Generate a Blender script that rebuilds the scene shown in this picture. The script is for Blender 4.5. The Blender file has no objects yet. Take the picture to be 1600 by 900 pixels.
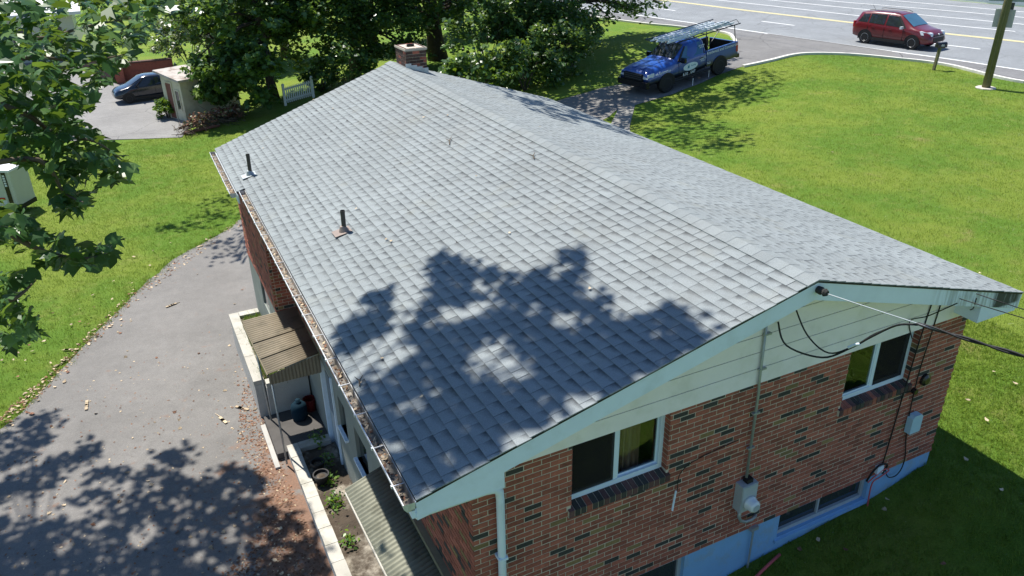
import bpy, bmesh, math, random
import numpy as np
from mathutils import Vector, Matrix
from mathutils.geometry import delaunay_2d_cdt
random.seed(7); rng = np.random.default_rng(7)
S = bpy.context.scene
COL = S.collection
rad = math.radians

# ------------------------------------------------------------------ camera
CAM = Vector((-2.1991, -5.531, 7.2926))
yaw, pit, rol, F = 0.4527, 0.4621, -0.0188, 1226.36
fw = Vector((math.sin(yaw)*math.cos(pit), math.cos(yaw)*math.cos(pit), -math.sin(pit)))
rt = Vector((math.cos(yaw), -math.sin(yaw), 0))
up = Vector((math.sin(yaw)*math.sin(pit), math.cos(yaw)*math.sin(pit), math.cos(pit)))
r2 = rt*math.cos(rol)+up*math.sin(rol); u2 = -rt*math.sin(rol)+up*math.cos(rol)
cd = bpy.data.cameras.new('camera'); co = bpy.data.objects.new('camera', cd); COL.objects.link(co)
M = Matrix((r2, u2, -fw)).transposed().to_4x4(); M.translation = CAM
co.matrix_world = M
cd.sensor_width = 36; cd.lens = F/1600*36; cd.clip_end = 3000; cd.clip_start = .05
S.camera = co

# ------------------------------------------------------------------ light
TS = Vector((-.17, .5, 1.)).normalized()
w = bpy.data.worlds.new('World'); S.world = w; w.use_nodes = True
nt = w.node_tree; nt.nodes.clear()
sky = nt.nodes.new('ShaderNodeTexSky'); sky.sky_type = 'NISHITA'; sky.sun_disc = False
sky.sun_elevation = math.asin(TS.z); sky.sun_rotation = math.atan2(TS.x, TS.y)
sky.air_density = 1.0; sky.dust_density = .05; sky.ozone_density = 6.0
bg = nt.nodes.new('ShaderNodeBackground'); bg.inputs[1].default_value = .084
wo = nt.nodes.new('ShaderNodeOutputWorld')
nt.links.new(sky.outputs[0], bg.inputs[0]); nt.links.new(bg.outputs[0], wo.inputs[0])
sl = bpy.data.lights.new('sun', 'SUN'); sl.energy = 4.4; sl.angle = rad(.6); sl.color = (1, .955, .88)
so = bpy.data.objects.new('sun', sl); COL.objects.link(so)
so.rotation_euler = TS.to_track_quat('Z', 'Y').to_euler(); so.location = TS*60
vs = S.view_settings
S.display_settings.display_device = 'sRGB'
vs.view_transform = 'Standard'; vs.look = 'None'; vs.gamma = 1; vs.use_curve_mapping = False
vs.exposure = .92
S.cycles.max_bounces = 7; S.cycles.transparent_max_bounces = 8; S.cycles.use_denoising = True
S.cycles.sample_clamp_indirect = 6

# ------------------------------------------------------------------ materials
def lin(r, g, b):
    f = lambda c: (c/12.92 if c <= .04045 else ((c+.055)/1.055)**2.4)
    return (f(r/255), f(g/255), f(b/255))
class NT:
    def __init__(s, name):
        s.m = bpy.data.materials.new(name); s.m.use_nodes = True
        s.t = s.m.node_tree; s.t.nodes.clear()
        s.out = s.n('ShaderNodeOutputMaterial')
    def n(s, ty, **kw):
        x = s.t.nodes.new(ty)
        for k, v in kw.items(): setattr(x, k, v)
        return x
    def l(s, a, b): s.t.links.new(a, b)
    def setin(s, sock, v):
        if isinstance(v, (int, float)): sock.default_value = v
        elif isinstance(v, (tuple, list)):
            sock.default_value = tuple(v)+((1,) if len(v) == 3 and len(sock.default_value) == 4 else ())
        else: s.l(v, sock)
    def math(s, op, a, b=0., c=None, clamp=False):
        x = s.n('ShaderNodeMath', operation=op); x.use_clamp = clamp
        s.setin(x.inputs[0], a); s.setin(x.inputs[1], b)
        if c is not None: s.setin(x.inputs[2], c)
        return x.outputs[0]
    def mix(s, f, a, b, mode='MIX'):
        x = s.n('ShaderNodeMix', data_type='RGBA', blend_type=mode)
        s.setin(x.inputs[0], f); s.setin(x.inputs[6], a); s.setin(x.inputs[7], b)
        return x.outputs[2]
    def pos(s): return s.n('ShaderNodeNewGeometry').outputs['Position']
    def noise(s, scale, detail=4, rough=.55, vec=None, dist=0.):
        x = s.n('ShaderNodeTexNoise'); s.setin(x.inputs['Scale'], scale); x.inputs['Detail'].default_value = detail
        x.inputs['Roughness'].default_value = rough; x.inputs['Distortion'].default_value = dist
        s.l(vec if vec is not None else s.pos(), x.inputs['Vector'])
        return x.outputs['Fac']
    def ramp(s, f, a, b, c0=0., c1=1.):
        x = s.n('ShaderNodeMapRange', interpolation_type='SMOOTHSTEP'); s.setin(x.inputs[0], f)
        s.setin(x.inputs[1], a); s.setin(x.inputs[2], b); s.setin(x.inputs[3], c0); s.setin(x.inputs[4], c1)
        return x.outputs[0]
    def rnd(s):
        a = s.n('ShaderNodeAttribute', attribute_name='rnd').outputs['Fac']
        o = s.n('ShaderNodeObjectInfo').outputs['Random']
        return s.math('FRACT', s.math('ADD', a, o))
    def val(s, col, f):
        return s.mix(1., col, s.comb(f), 'MULTIPLY')
    def comb(s, f):
        x = s.n('ShaderNodeCombineColor')
        for i in range(3): s.setin(x.inputs[i], f)
        return x.outputs[0]
    def bump(s, h, dist, strength=1.):
        x = s.n('ShaderNodeBump'); x.inputs['Strength'].default_value = strength; x.inputs['Distance'].default_value = dist
        s.l(h, x.inputs['Height']); return x.outputs[0]
    def pbr(s, col, rough=.7, metal=0., spec=.4, nrm=None, coat=0.):
        p = s.n('ShaderNodeBsdfPrincipled')
        s.setin(p.inputs['Base Color'], col); s.setin(p.inputs['Roughness'], rough); s.setin(p.inputs['Metallic'], metal)
        p.inputs['Specular IOR Level'].default_value = spec
        if coat: p.inputs['Coat Weight'].default_value = coat; p.inputs['Coat Roughness'].default_value = .05
        if nrm is not None: s.l(nrm, p.inputs['Normal'])
        s.l(p.outputs[0], s.out.inputs[0]); return s.m
def plain(name, col, rough=.7, var=.25, scale=6., metal=0., spec=.35, bump=0., bscale=60., rv=.0, dirt=None, coat=0.):
    t = NT(name)
    f = t.math('ADD', t.math('MULTIPLY', t.noise(scale, 5), var*2), 1-var)
    c = t.val(col, f)
    if rv: c = t.val(c, t.math('MULTIPLY_ADD', t.rnd(), rv, 1-rv/2))
    if dirt:
        c = t.mix(t.math('MULTIPLY', t.ramp(t.noise(dirt[1], 6, .65), .48, .68), dirt[2]), c, dirt[0])
    n = t.bump(t.noise(bscale, 3), bump) if bump else None
    return t.pbr(c, rough, metal, spec, n, coat)

MT = {}
MT['mortar'] = plain('mortar', (.56, .48, .38), .95, .2, 14, bump=.004, bscale=150)
MT['brick_red'] = plain('brick_red', (.32, .102, .068), .9, .36, 26, rv=.55, bump=.003, bscale=120, dirt=((.10, .045, .035), 5., .5))
MT['brick_dark'] = plain('brick_dark', (.045, .044, .040), .85, .3, 26, rv=.4, bump=.003, bscale=120)
MT['brick_tan'] = plain('brick_tan', (.23, .155, .07), .9, .3, 20, rv=.4, bump=.003, bscale=120)
MT['brick_old'] = plain('brick_old', (.085, .05, .042), .95, .45, 12, rv=.6, bump=.004, bscale=120)
MT['white_trim'] = plain('white_trim', (.66, .76, .86), .6, .08, 4, dirt=((.48, .54, .56), 3., .3))
def fascia_mat():
    t = NT('weathered_fascia'); p = t.pos()
    sx = t.n('ShaderNodeSeparateXYZ'); t.l(p, sx.inputs[0])
    st = t.n('ShaderNodeMapping'); st.inputs['Scale'].default_value = (16, 16, 1.5); t.l(p, st.inputs[0])
    ns = t.noise(1.2, 5, .6, st.outputs[0])
    reg = t.ramp(sx.outputs[0], 5.6, 6.3)
    a = t.math('MULTIPLY', t.ramp(ns, .35, .6), reg)
    blk = t.math('MULTIPLY', t.ramp(sx.outputs[0], 6.95, 7.1), t.ramp(sx.outputs[0], 7.62, 7.5))
    blk = t.math('MULTIPLY', blk, t.math('MULTIPLY', t.ramp(sx.outputs[2], 2.50, 2.54), t.ramp(ns, .25, .45)))
    c = t.val((.68, .77, .85), t.math('MULTIPLY_ADD', t.noise(4, 5), .2, .9))
    c = t.mix(t.math('MULTIPLY', a, .55), c, (.20, .22, .19))
    c = t.mix(t.math('MULTIPLY', blk, .93), c, (.015, .017, .018))
    return t.pbr(c, .65)
MT['fascia'] = fascia_mat()
MT['siding'] = plain('siding', (.80, .76, .76), .65, .06, 3, dirt=((.58, .56, .48), 2.2, .35))
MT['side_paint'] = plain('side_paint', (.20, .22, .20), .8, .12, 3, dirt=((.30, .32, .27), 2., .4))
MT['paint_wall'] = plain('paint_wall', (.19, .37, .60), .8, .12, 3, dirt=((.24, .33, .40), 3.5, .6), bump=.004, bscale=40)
MT['aluminium'] = plain('aluminium', (.60, .62, .64), .45, .15, 8, metal=.35, dirt=((.25, .23, .2), 6, .4))
MT['gutter_inside'] = plain('gutter_inside', (.22, .20, .175), .9, .5, 14)
MT['vinyl'] = plain('vinyl', (.64, .74, .84), .4, .06, 5)
MT['galv'] = plain('galv', (.34, .37, .38), .5, .2, 10, metal=.5)
MT['greybox'] = plain('greybox', (.36, .40, .42), .5, .12, 10)
MT['bluebox'] = plain('bluebox', (.38, .55, .66), .5, .08, 10)
MT['black'] = plain('black', (.012, .012, .013), .6, .2, 10)
MT['black_gloss'] = plain('black_gloss', (.012, .012, .014), .25, .1, 10, spec=.5)
MT['rubber'] = plain('rubber', (.02, .02, .02), .85, .2, 20)
MT['bark'] = plain('bark', (.07, .055, .042), .95, .5, 7, bump=.05, bscale=12)
MT['twig'] = plain('twig', (.11, .085, .06), .9, .4, 12)
MT['cap_block'] = plain('cap_block', (.44, .42, .37), .9, .16, 5, rv=.2, bump=.005, bscale=60, dirt=((.26, .25, .2), 3., .6))
MT['concrete'] = plain('concrete', (.40, .39, .36), .9, .16, 4, bump=.005, bscale=50, dirt=((.24, .23, .2), 2., .5))
MT['kerb'] = plain('kerb', (.60, .59, .54), .9, .12, 4)
MT['slab'] = plain('slab', (.075, .07, .065), .9, .35, 4)
MT['soil'] = plain('soil', (.065, .05, .036), 1, .5, 6, bump=.02, bscale=30, dirt=((.42, .38, .31), 1.6, .75))
MT['corrug'] = plain('corrug', (.245, .205, .145), .75, .3, 5, dirt=((.10, .09, .06), 2.5, .55), rv=.25)
MT['corrug_green'] = plain('corrug_green', (.205, .205, .155), .7, .3, 4, dirt=((.07, .07, .045), 3., .55))
MT['wood'] = plain('wood', (.20, .17, .11), .85, .3, 9)
MT['post_wood'] = plain('post_wood', (.135, .13, .065), .85, .3, 9, bump=.01, bscale=20)
MT['pipe'] = plain('pipe', (.055, .05, .043), .6, .4, 14)
MT['flash_lead'] = plain('flash_lead', (.42, .37, .33), .6, .25, 12)
MT['lead_dull'] = plain('lead_dull', (.24, .19, .165), .7, .25, 12)
MT['chim_cap'] = plain('chim_cap', (.50, .43, .36), .95, .2, 7)
MT['dry_leaf'] = plain('dry_leaf', (.42, .33, .22), .9, .3, 9, rv=.9)
MT['brown_leaf'] = plain('brown_leaf', (.20, .10, .06), .9, .35, 9, rv=.9)
MT['litter'] = plain('litter', (.17, .095, .058), .95, .35, 9, rv=.9)
MT['picket'] = plain('picket', (.66, .70, .66), .5, .08, 5)
MT['blue_tank'] = plain('blue_tank', (.006, .022, .036), .8, .15, 6, spec=.1)
MT['red_plastic'] = plain('red_plastic', (.13, .008, .010), .5, .15, 6)
MT['hose'] = plain('hose', (.55, .56, .5), .6, .15, 6)
MT['red_line'] = plain('red_line', (.50, .09, .09), .6, .15, 6)
MT['curtain'] = plain('curtain', (.46, .25, .20), .9, .3, 5)
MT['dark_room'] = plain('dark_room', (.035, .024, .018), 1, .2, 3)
MT['shed_wall'] = plain('shed_wall', (.52, .49, .36), .85, .12, 3, dirt=((.30, .27, .17), 2, .5))
MT['shed_roof'] = plain('shed_roof', (.42, .385, .355), .9, .2, 3, dirt=((.20, .14, .11), 2.6, .85))
MT['rust_wood'] = plain('rust_wood', (.17, .07, .05), .9, .3, 5)
MT['signback'] = plain('signback', (.50, .47, .50), .6, .1, 5)
MT['cream'] = plain('cream', (.50, .52, .43), .5, .06, 4)
MT['roof_white'] = plain('roof_white', (.68, .69, .70), .6, .06, 4)
MT['plate'] = plain('plate', (.6, .64, .6), .5, .05, 4)
MT['white_paint'] = plain('white_paint', (.78, .78, .75), .7, .08, 3)
MT['letter'] = plain('letter', (.80, .84, .86), .5, .03, 3)
MT['decal'] = plain('decal', (.62, .72, .76), .4, .05, 3)
MT['teal_print'] = plain('teal_print', (.05, .22, .30), .5, .05, 3)
MT['red_lamp'] = plain('red_lamp', (.45, .015, .02), .25, .05, 3, spec=.6)
MT['clear_lamp'] = plain('clear_lamp', (.62, .66, .68), .15, .1, 9, spec=.7)
MT['rim_silver'] = plain('rim_silver', (.52, .53, .54), .35, .1, 9, metal=.6)
MT['rim_black'] = plain('rim_black', (.02, .02, .022), .35, .1, 9, spec=.6)
MT['grey_plastic'] = plain('grey_plastic', (.09, .09, .095), .7, .1, 9)
MT['ladder_metal'] = plain('ladder_metal', (.68, .74, .79), .45, .1, 9)
MT['stone'] = plain('stone', (.5, .46, .4), .95, .2, 3)
MT['whiteflower'] = plain('whiteflower', (.7, .68, .6), .8, .1, 3)

def paint(name, col, rough=.28):
    t = NT(name); c = t.val(col, t.math('MULTIPLY_ADD', t.noise(3), .12, .94)); return t.pbr(c, rough, .0, .5, None, .55)
MT['red_paint'] = paint('red_paint', (.125, .008, .012))
def truck_paint():  # blue above, grading to near black lower down the body
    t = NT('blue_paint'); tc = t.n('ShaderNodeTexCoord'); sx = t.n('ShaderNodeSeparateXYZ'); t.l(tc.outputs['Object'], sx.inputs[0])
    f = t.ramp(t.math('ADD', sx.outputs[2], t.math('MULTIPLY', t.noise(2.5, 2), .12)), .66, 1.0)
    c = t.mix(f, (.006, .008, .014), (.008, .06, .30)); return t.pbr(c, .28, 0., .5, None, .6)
MT['blue_paint'] = truck_paint()
MT['navy_paint'] = paint('navy_paint', (.004, .009, .02), .22)
def glass(name, tint=(.02, .025, .03)):
    t = NT(name); return t.pbr(t.val(tint, t.math('MULTIPLY_ADD', t.noise(2.), .4, .8)), .03, 0., .75)
MT['blue_window'] = glass('blue_window', (.02, .10, .20)); MT['car_glass'] = glass('car_glass'); MT['bluish_glass'] = glass('bluish_glass', (.05, .13, .2))
def house_glass():
    t = NT('house_glass')
    g = t.n('ShaderNodeBsdfGlossy'); g.inputs['Roughness'].default_value = .015; t.setin(g.inputs[0], (.9, .95, .95))
    tr = t.n('ShaderNodeBsdfTransparent'); t.setin(tr.inputs[0], (.75, .8, .8))
    fr = t.n('ShaderNodeFresnel'); fr.inputs[0].default_value = 1.55
    wv = t.bump(t.noise(2.2, 2), .004); t.l(wv, g.inputs['Normal'])
    f = t.math('MULTIPLY_ADD', fr.outputs[0], .20, .0, True)
    mx = t.n('ShaderNodeMixShader'); t.l(f, mx.inputs[0]); t.l(tr.outputs[0], mx.inputs[1]); t.l(g.outputs[0], mx.inputs[2])
    t.l(mx.outputs[0], t.out.inputs[0]); return t.m
MT['house_glass'] = house_glass()
def shingle_mat():
    t = NT('shingle')
    uv = t.n('ShaderNodeUVMap', uv_map='UVMap'); sx = t.n('ShaderNodeSeparateXYZ'); t.l(uv.outputs[0], sx.inputs[0])
    s, v = sx.outputs[0], sx.outputs[1]
    r = t.rnd()
    # granule blend: dark band at the head of each tab, heavier toward one side
    d = t.math('SUBTRACT', t.math('SUBTRACT', 1.12, t.math('MULTIPLY', v, 1.35)), t.math('MULTIPLY', s, .62))
    d = t.math('ADD', d, t.math('MULTIPLY', t.math('SUBTRACT', t.noise(22, 3), .5), .5))
    d = t.ramp(d, .05, .95)
    rr = t.math('FRACT', t.math('MULTIPLY', r, 7.31))
    d = t.math('MULTIPLY', d, t.math('MULTIPLY_ADD', rr, .5, .5))
    c = t.mix(d, (.215, .238, .243), (.058, .064, .068))
    c = t.val(c, t.math('MULTIPLY_ADD', r, .12, .94))
    c = t.val(c, t.math('MULTIPLY_ADD', t.noise(.7, 4), .35, .83))
    sk = t.n('ShaderNodeMapping'); sk.inputs['Scale'].default_value = (.5, 5., .5); t.l(t.pos(), sk.inputs[0]); c = t.val(c, t.math('MULTIPLY_ADD', t.noise(1., 4, .6, sk.outputs[0]), .3, .85))
    gr = t.noise(120, 3, .8); c = t.val(c, t.math('MULTIPLY_ADD', gr, 1.3, .35))
    moss = t.ramp(t.noise(1.7, 5, .6), .56, .72); c = t.mix(t.math('MULTIPLY', moss, .18), c, (.25, .245, .19))
    sp_ = t.n('ShaderNodeSeparateXYZ'); t.l(t.pos(), sp_.inputs[0])
    rdg = t.math('MULTIPLY', t.ramp(sp_.outputs[2], 3.0, 3.6), t.ramp(t.noise(1.1, 5, .65), .42, .68)); c = t.mix(t.math('MULTIPLY', rdg, .12), c, (.20, .185, .15))
    return t.pbr(c, .85, 0, .3, t.bump(gr, .004))
MT['shingle'] = shingle_mat()
def asphalt(name, col, dirtcol=(.20, .11, .068), stain=True, crack=.5, gsc=260.):
    t = NT(name); p = t.pos()
    g = t.noise(gsc, 2, .8)
    c = t.val(col, t.math('MULTIPLY_ADD', g, 1.3, .35))
    c = t.val(c, t.math('MULTIPLY_ADD', t.noise(.55, 5, .6), .6, .7))
    c = t.val(c, t.math('MULTIPLY_ADD', t.noise(4., 4, .6), .35, .83))
    c = t.val(c, t.math('MULTIPLY_ADD', t.noise(34., 3, .75), .7, .65))
    if stain:
        sx = t.n('ShaderNodeSeparateXYZ'); t.l(p, sx.inputs[0])
        near = t.ramp(sx.outputs[0], -2.9, -.9); near = t.math('MULTIPLY', near, t.ramp(sx.outputs[1], 10.5, 5.))
        m = t.ramp(t.math('ADD', t.noise(2.2, 6, .65), t.math('MULTIPLY', near, .33)), .60, .78)
        c = t.mix(t.math('MULTIPLY', m, .85), c, t.val(dirtcol, t.math('MULTIPLY_ADD', t.noise(30, 4, .7), 1.2, .4)))
    vo = t.n('ShaderNodeTexVoronoi', feature='DISTANCE_TO_EDGE'); vo.inputs['Scale'].default_value = .35
    wr = t.n('ShaderNodeMixRGB'); wr.inputs[0].default_value = .25; t.l(p, wr.inputs[1])
    nz = t.n('ShaderNodeTexNoise'); nz.inputs['Scale'].default_value = 1.3; t.l(p, nz.inputs[0]); t.l(nz.outputs['Color'], wr.inputs[2]); t.l(wr.outputs[0], vo.inputs['Vector'])
    ck = t.math('MULTIPLY', t.ramp(vo.outputs['Distance'], .008, .002), crack)
    c = t.mix(ck, c, (.03, .03, .03))
    return t.pbr(c, .9, 0, .3, t.bump(g, .006))
MT['asphalt'] = asphalt('asphalt', (.176, .168, .157), crack=0., gsc=150.)
MT['drive_far'] = asphalt('drive_far', (.165, .162, .16), stain=False)
MT['road'] = asphalt('road', (.20, .213, .225), stain=False, crack=.25, gsc=90.)
MT['shoulder'] = asphalt('shoulder', (.165, .165, .168), stain=False, crack=.6, gsc=90.)
MT['lot'] = asphalt('lot', (.205, .20, .192), stain=False, crack=.4, gsc=60.)
def grass_ground():
    t = NT('grass_ground')
    a = t.noise(.28, 5, .6); b = t.noise(2.4, 5, .65); cns = t.noise(38, 4, .75)
    c = t.mix(t.ramp(a, .38, .62), (.108, .200, .022), (.178, .240, .032))
    c = t.mix(t.math('MULTIPLY', t.ramp(b, .5, .75), .65), c, (.205, .235, .055))
    c = t.mix(t.math('MULTIPLY', t.ramp(t.noise(.55, 6, .65, None, .6), .60, .74), .65), c, (.27, .23, .085))
    c = t.val(c, t.math('MULTIPLY_ADD', cns, 1.3, .33))
    sp = t.ramp(t.noise(16, 2, .5), .70, .76); c = t.mix(t.math('MULTIPLY', sp, .35), c, (.42, .42, .3))
    return t.pbr(c, .9, 0, .15, t.bump(cns, .05))
MT['grass_ground'] = grass_ground()
def leafmat(name, c1, c2, trans=.35, gloss=.5, ysh=(.16, .22, .01)):
    t = NT(name); r = t.rnd()
    c = t.mix(t.math('FRACT', t.math('MULTIPLY', r, 3.7)), c1, c2)
    c = t.val(c, t.math('MULTIPLY_ADD', t.noise(.9, 4), .7, .65))
    p = t.n('ShaderNodeBsdfPrincipled'); t.setin(p.inputs['Base Color'], c); p.inputs['Roughness'].default_value = .36
    p.inputs['Specular IOR Level'].default_value = gloss
    tl = t.n('ShaderNodeBsdfTranslucent'); t.setin(tl.inputs[0], t.mix(.55, c, ysh))
    mx = t.n('ShaderNodeMixShader'); mx.inputs[0].default_value = trans
    t.l(p.outputs[0], mx.inputs[1]); t.l(tl.outputs[0], mx.inputs[2]); t.l(mx.outputs[0], t.out.inputs[0]); return t.m
MT['leaf_near'] = leafmat('leaf_near', (.030, .082, .026), (.060, .140, .034), .34, .2)
MT['leaf_dark'] = leafmat('leaf_dark', (.052, .125, .050), (.105, .205, .064), .46, .6)
MT['leaf_mid'] = leafmat('leaf_mid', (.075, .17, .042), (.145, .255, .055), .45, .6)
MT['leaf_light'] = leafmat('leaf_light', (.12, .17, .06), (.21, .25, .11), .3, .5)
MT['leaf_bright'] = leafmat('leaf_bright', (.10, .19, .015), (.17, .26, .02), .4, .4)
MT['grass_blade'] = leafmat('grass_blade', (.102, .198, .022), (.195, .262, .034), .35, .2)

# ------------------------------------------------------------------ builders
OR = {}
def origin(o):
    v = Vector(o.location)
    while o.parent: o = o.parent; v += Vector(o.location)
    return v
def put(o, label=None, cat=None, group=None, kind=None):
    if label: o['label'] = label
    if cat: o['category'] = cat
    if group: o['group'] = group
    if kind: o['kind'] = kind
    return o
def thing(name, label, cat, loc=(0, 0, 0), rz=0, group=None):
    o = bpy.data.objects.new(name, None); COL.objects.link(o); o.location = loc; o.rotation_euler = (0, 0, rz)
    o.empty_display_size = .2
    return put(o, label, cat, group)
class MB:
    def __init__(s): s.v = []; s.f = []; s.mi = []; s.r = []; s.uv = []
    def face(s, idx, mi=0, r=0., uv=None):
        s.f.append(tuple(idx)); s.mi.append(mi); s.r.append(r); s.uv.append(uv)
    def poly(s, pts, mi=0, r=0., uv=None):
        b = len(s.v); s.v += [tuple(p) for p in pts]; s.face(range(b, b+len(pts)), mi, r, uv); return s
    def hexa(s, p, mi=0, r=0., uvtop=None, nobottom=False):
        # p: 8 points, bottom 0-3, top 4-7 (ccw)
        b = len(s.v); s.v += [tuple(q) for q in p]
        fs = [(4, 5, 6, 7), (0, 1, 5, 4), (1, 2, 6, 5), (2, 3, 7, 6), (3, 0, 4, 7)]
        if not nobottom: fs.append((3, 2, 1, 0))
        for k, q in enumerate(fs): s.face([b+i for i in q], mi, r, uvtop if k == 0 else None)
        return s
    def box(s, x0, x1, y0, y1, z0, z1, mi=0, r=0.):
        return s.hexa([(x0, y0, z0), (x1, y0, z0), (x1, y1, z0), (x0, y1, z0), (x0, y0, z1), (x1, y0, z1), (x1, y1, z1), (x0, y1, z1)], mi, r)
    def obox(s, c, ax, ay, az, mi=0, r=0.):
        c, ax, ay, az = map(Vector, (c, ax, ay, az)); P = []
        for k in (-1, 1):
            for i, j in ((-1, -1), (1, -1), (1, 1), (-1, 1)): P.append(c+ax*i+ay*j+az*k)
        return s.hexa(P, mi, r)
    def bar(s, a, b, w, h, upv=(0, 0, 1), mi=0, r=0.):
        a, b, upv = Vector(a), Vector(b), Vector(upv); d = b-a; L = d.length; d.normalize()
        sd = d.cross(upv)
        if sd.length < 1e-4: sd = d.cross(Vector((1, 0, 0)))
        sd.normalize(); u = sd.cross(d)
        return s.obox((a+b)/2, d*L/2, sd*w/2, u*h/2, mi, r)
    def tube(s, pts, rs, n=8, mi=0, r=0., cap=True):
        pts = [Vector(p) for p in pts]
        if isinstance(rs, (int, float)): rs = [rs]*len(pts)
        rings = []; prev = None
        for i, p in enumerate(pts):
            d = (pts[min(i+1, len(pts)-1)]-pts[max(i-1, 0)]).normalized()
            if prev is None:
                a = d.cross(Vector((0, 0, 1)));
                if a.length < .05: a = d.cross(Vector((1, 0, 0)))
            else: a = prev-d*prev.dot(d)
            a.normalize(); prev = a; b = d.cross(a); base = len(s.v)
            for k in range(n):
                t = 2*math.pi*k/n; s.v.append(tuple(p+(a*math.cos(t)+b*math.sin(t))*rs[i]))
            rings.append(base)
        for i in range(len(rings)-1):
            for k in range(n):
                s.face([rings[i]+k, rings[i]+(k+1) % n, rings[i+1]+(k+1) % n, rings[i+1]+k], mi, r)
        if cap:
            s.face([rings[0]+k for k in range(n)][::-1], mi, r); s.face([rings[-1]+k for k in range(n)], mi, r)
        return s
    def lathe(s, prof, c, axis=(0, 0, 1), n=16, mi=0, r=0.):
        axis = Vector(axis).normalized(); a = axis.cross(Vector((0, 0, 1)))
        if a.length < .05: a = Vector((1, 0, 0))
        a.normalize(); b = axis.cross(a); c = Vector(c); base = len(s.v)
        for (rr, h) in prof:
            for k in range(n):
                t = 2*math.pi*k/n; s.v.append(tuple(c+axis*h+(a*math.cos(t)+b*math.sin(t))*rr))
        for i in range(len(prof)-1):
            for k in range(n):
                s.face([base+i*n+k, base+i*n+(k+1) % n, base+(i+1)*n+(k+1) % n, base+(i+1)*n+k], mi, r)
        if prof[0][0] > 1e-4: s.face([base+k for k in range(n)][::-1], mi, r)
        if prof[-1][0] > 1e-4: s.face([base+(len(prof)-1)*n+k for k in range(n)], mi, r)
        return s
    def prism(s, poly, ext, mi=0, r=0.):
        n = len(poly); e = Vector(ext); b = len(s.v)
        s.v += [tuple(p) for p in poly]+[tuple(Vector(p)+e) for p in poly]
        s.face(list(range(b, b+n))[::-1], mi, r); s.face(range(b+n, b+2*n), mi, r)
        for i in range(n): s.face([b+i, b+(i+1) % n, b+n+(i+1) % n, b+n+i], mi, r)
        return s
    def mesh(s, name, mats, off=Vector((0, 0, 0)), smooth=False, fix=True):
        m = bpy.data.meshes.new(name)
        off = Vector(off)
        m.from_pydata([tuple(Vector(p)-off) for p in s.v], [], s.f)
        for k in (mats if isinstance(mats, (list, tuple)) else [mats]): m.materials.append(MT[k] if isinstance(k, str) else k)
        if any(s.mi): m.polygons.foreach_set('material_index', s.mi)
        if any(s.r):
            a = m.attributes.new('rnd', 'FLOAT', 'FACE'); a.data.foreach_set('value', s.r)
        if any(u is not None for u in s.uv):
            ul = m.uv_layers.new(name='UVMap'); buf = []
            for f, u in zip(s.f, s.uv):
                for i in range(len(f)): buf += list(u[i]) if u else [.5, 1.2]
            ul.data.foreach_set('uv', buf)
        if fix:
            bm = bmesh.new(); bm.from_mesh(m); bmesh.ops.recalc_face_normals(bm, faces=bm.faces); bm.to_mesh(m); bm.free()
        if smooth: m.polygons.foreach_set('use_smooth', [True]*len(m.polygons))
        m.update(); return m
    def build(s, name, mats, parent=None, world=True, smooth=False, kind=None, label=None, fix=True):
        off = origin(parent) if (parent is not None and world) else Vector((0, 0, 0))
        o = bpy.data.objects.new(name, s.mesh(name, mats, off, smooth, fix)); COL.objects.link(o)
        if parent is not None: o.parent = parent
        return put(o, label, None, None, kind)
def top(name, mb, mats, label, cat, group=None, smooth=False):
    # a thing that is one mesh, origin at its base
    v = np.array(mb.v); loc = Vector(((v[:, 0].min()+v[:, 0].max())/2, (v[:, 1].min()+v[:, 1].max())/2, v[:, 2].min()))
    o = bpy.data.objects.new(name, mb.mesh(name, mats, loc, smooth)); COL.objects.link(o); o.location = loc
    return put(o, label, cat, group)
def link_piece(name, mesh, parent, mat4):
    o = bpy.data.objects.new(name, mesh); COL.objects.link(o); o.parent = parent
    m = mat4.copy(); m.translation = m.translation-origin(parent); o.matrix_basis = m
    return o
def copy_tree(o, parent=None):
    c = o.copy(); COL.objects.link(c); c.parent = parent
    for ch in list(o.children): copy_tree(ch, c)
    return c
def text_mesh(txt, size, mb_parent, name, mat4, mats='letter', depth=.004, align='CENTER'):
    cu = bpy.data.curves.new('text', 'FONT'); cu.body = txt; cu.size = size; cu.extrude = depth; cu.align_x = align; cu.align_y = 'CENTER'
    cu.resolution_u = 2
    tmp = bpy.data.objects.new('text', cu); COL.objects.link(tmp)
    dg = bpy.context.evaluated_depsgraph_get(); me = bpy.data.meshes.new_from_object(tmp.evaluated_get(dg))
    bpy.data.objects.remove(tmp); bpy.data.curves.remove(cu)
    me.name = name; me.materials.clear(); me.materials.append(MT[mats])
    o = bpy.data.objects.new(name, me); COL.objects.link(o); o.parent = mb_parent; o.matrix_basis = mat4
    return o
def frame(xa, ya, za, loc):
    m = Matrix((Vector(xa), Vector(ya), Vector(za))).transposed().to_4x4(); m.translation = Vector(loc); return m

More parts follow.
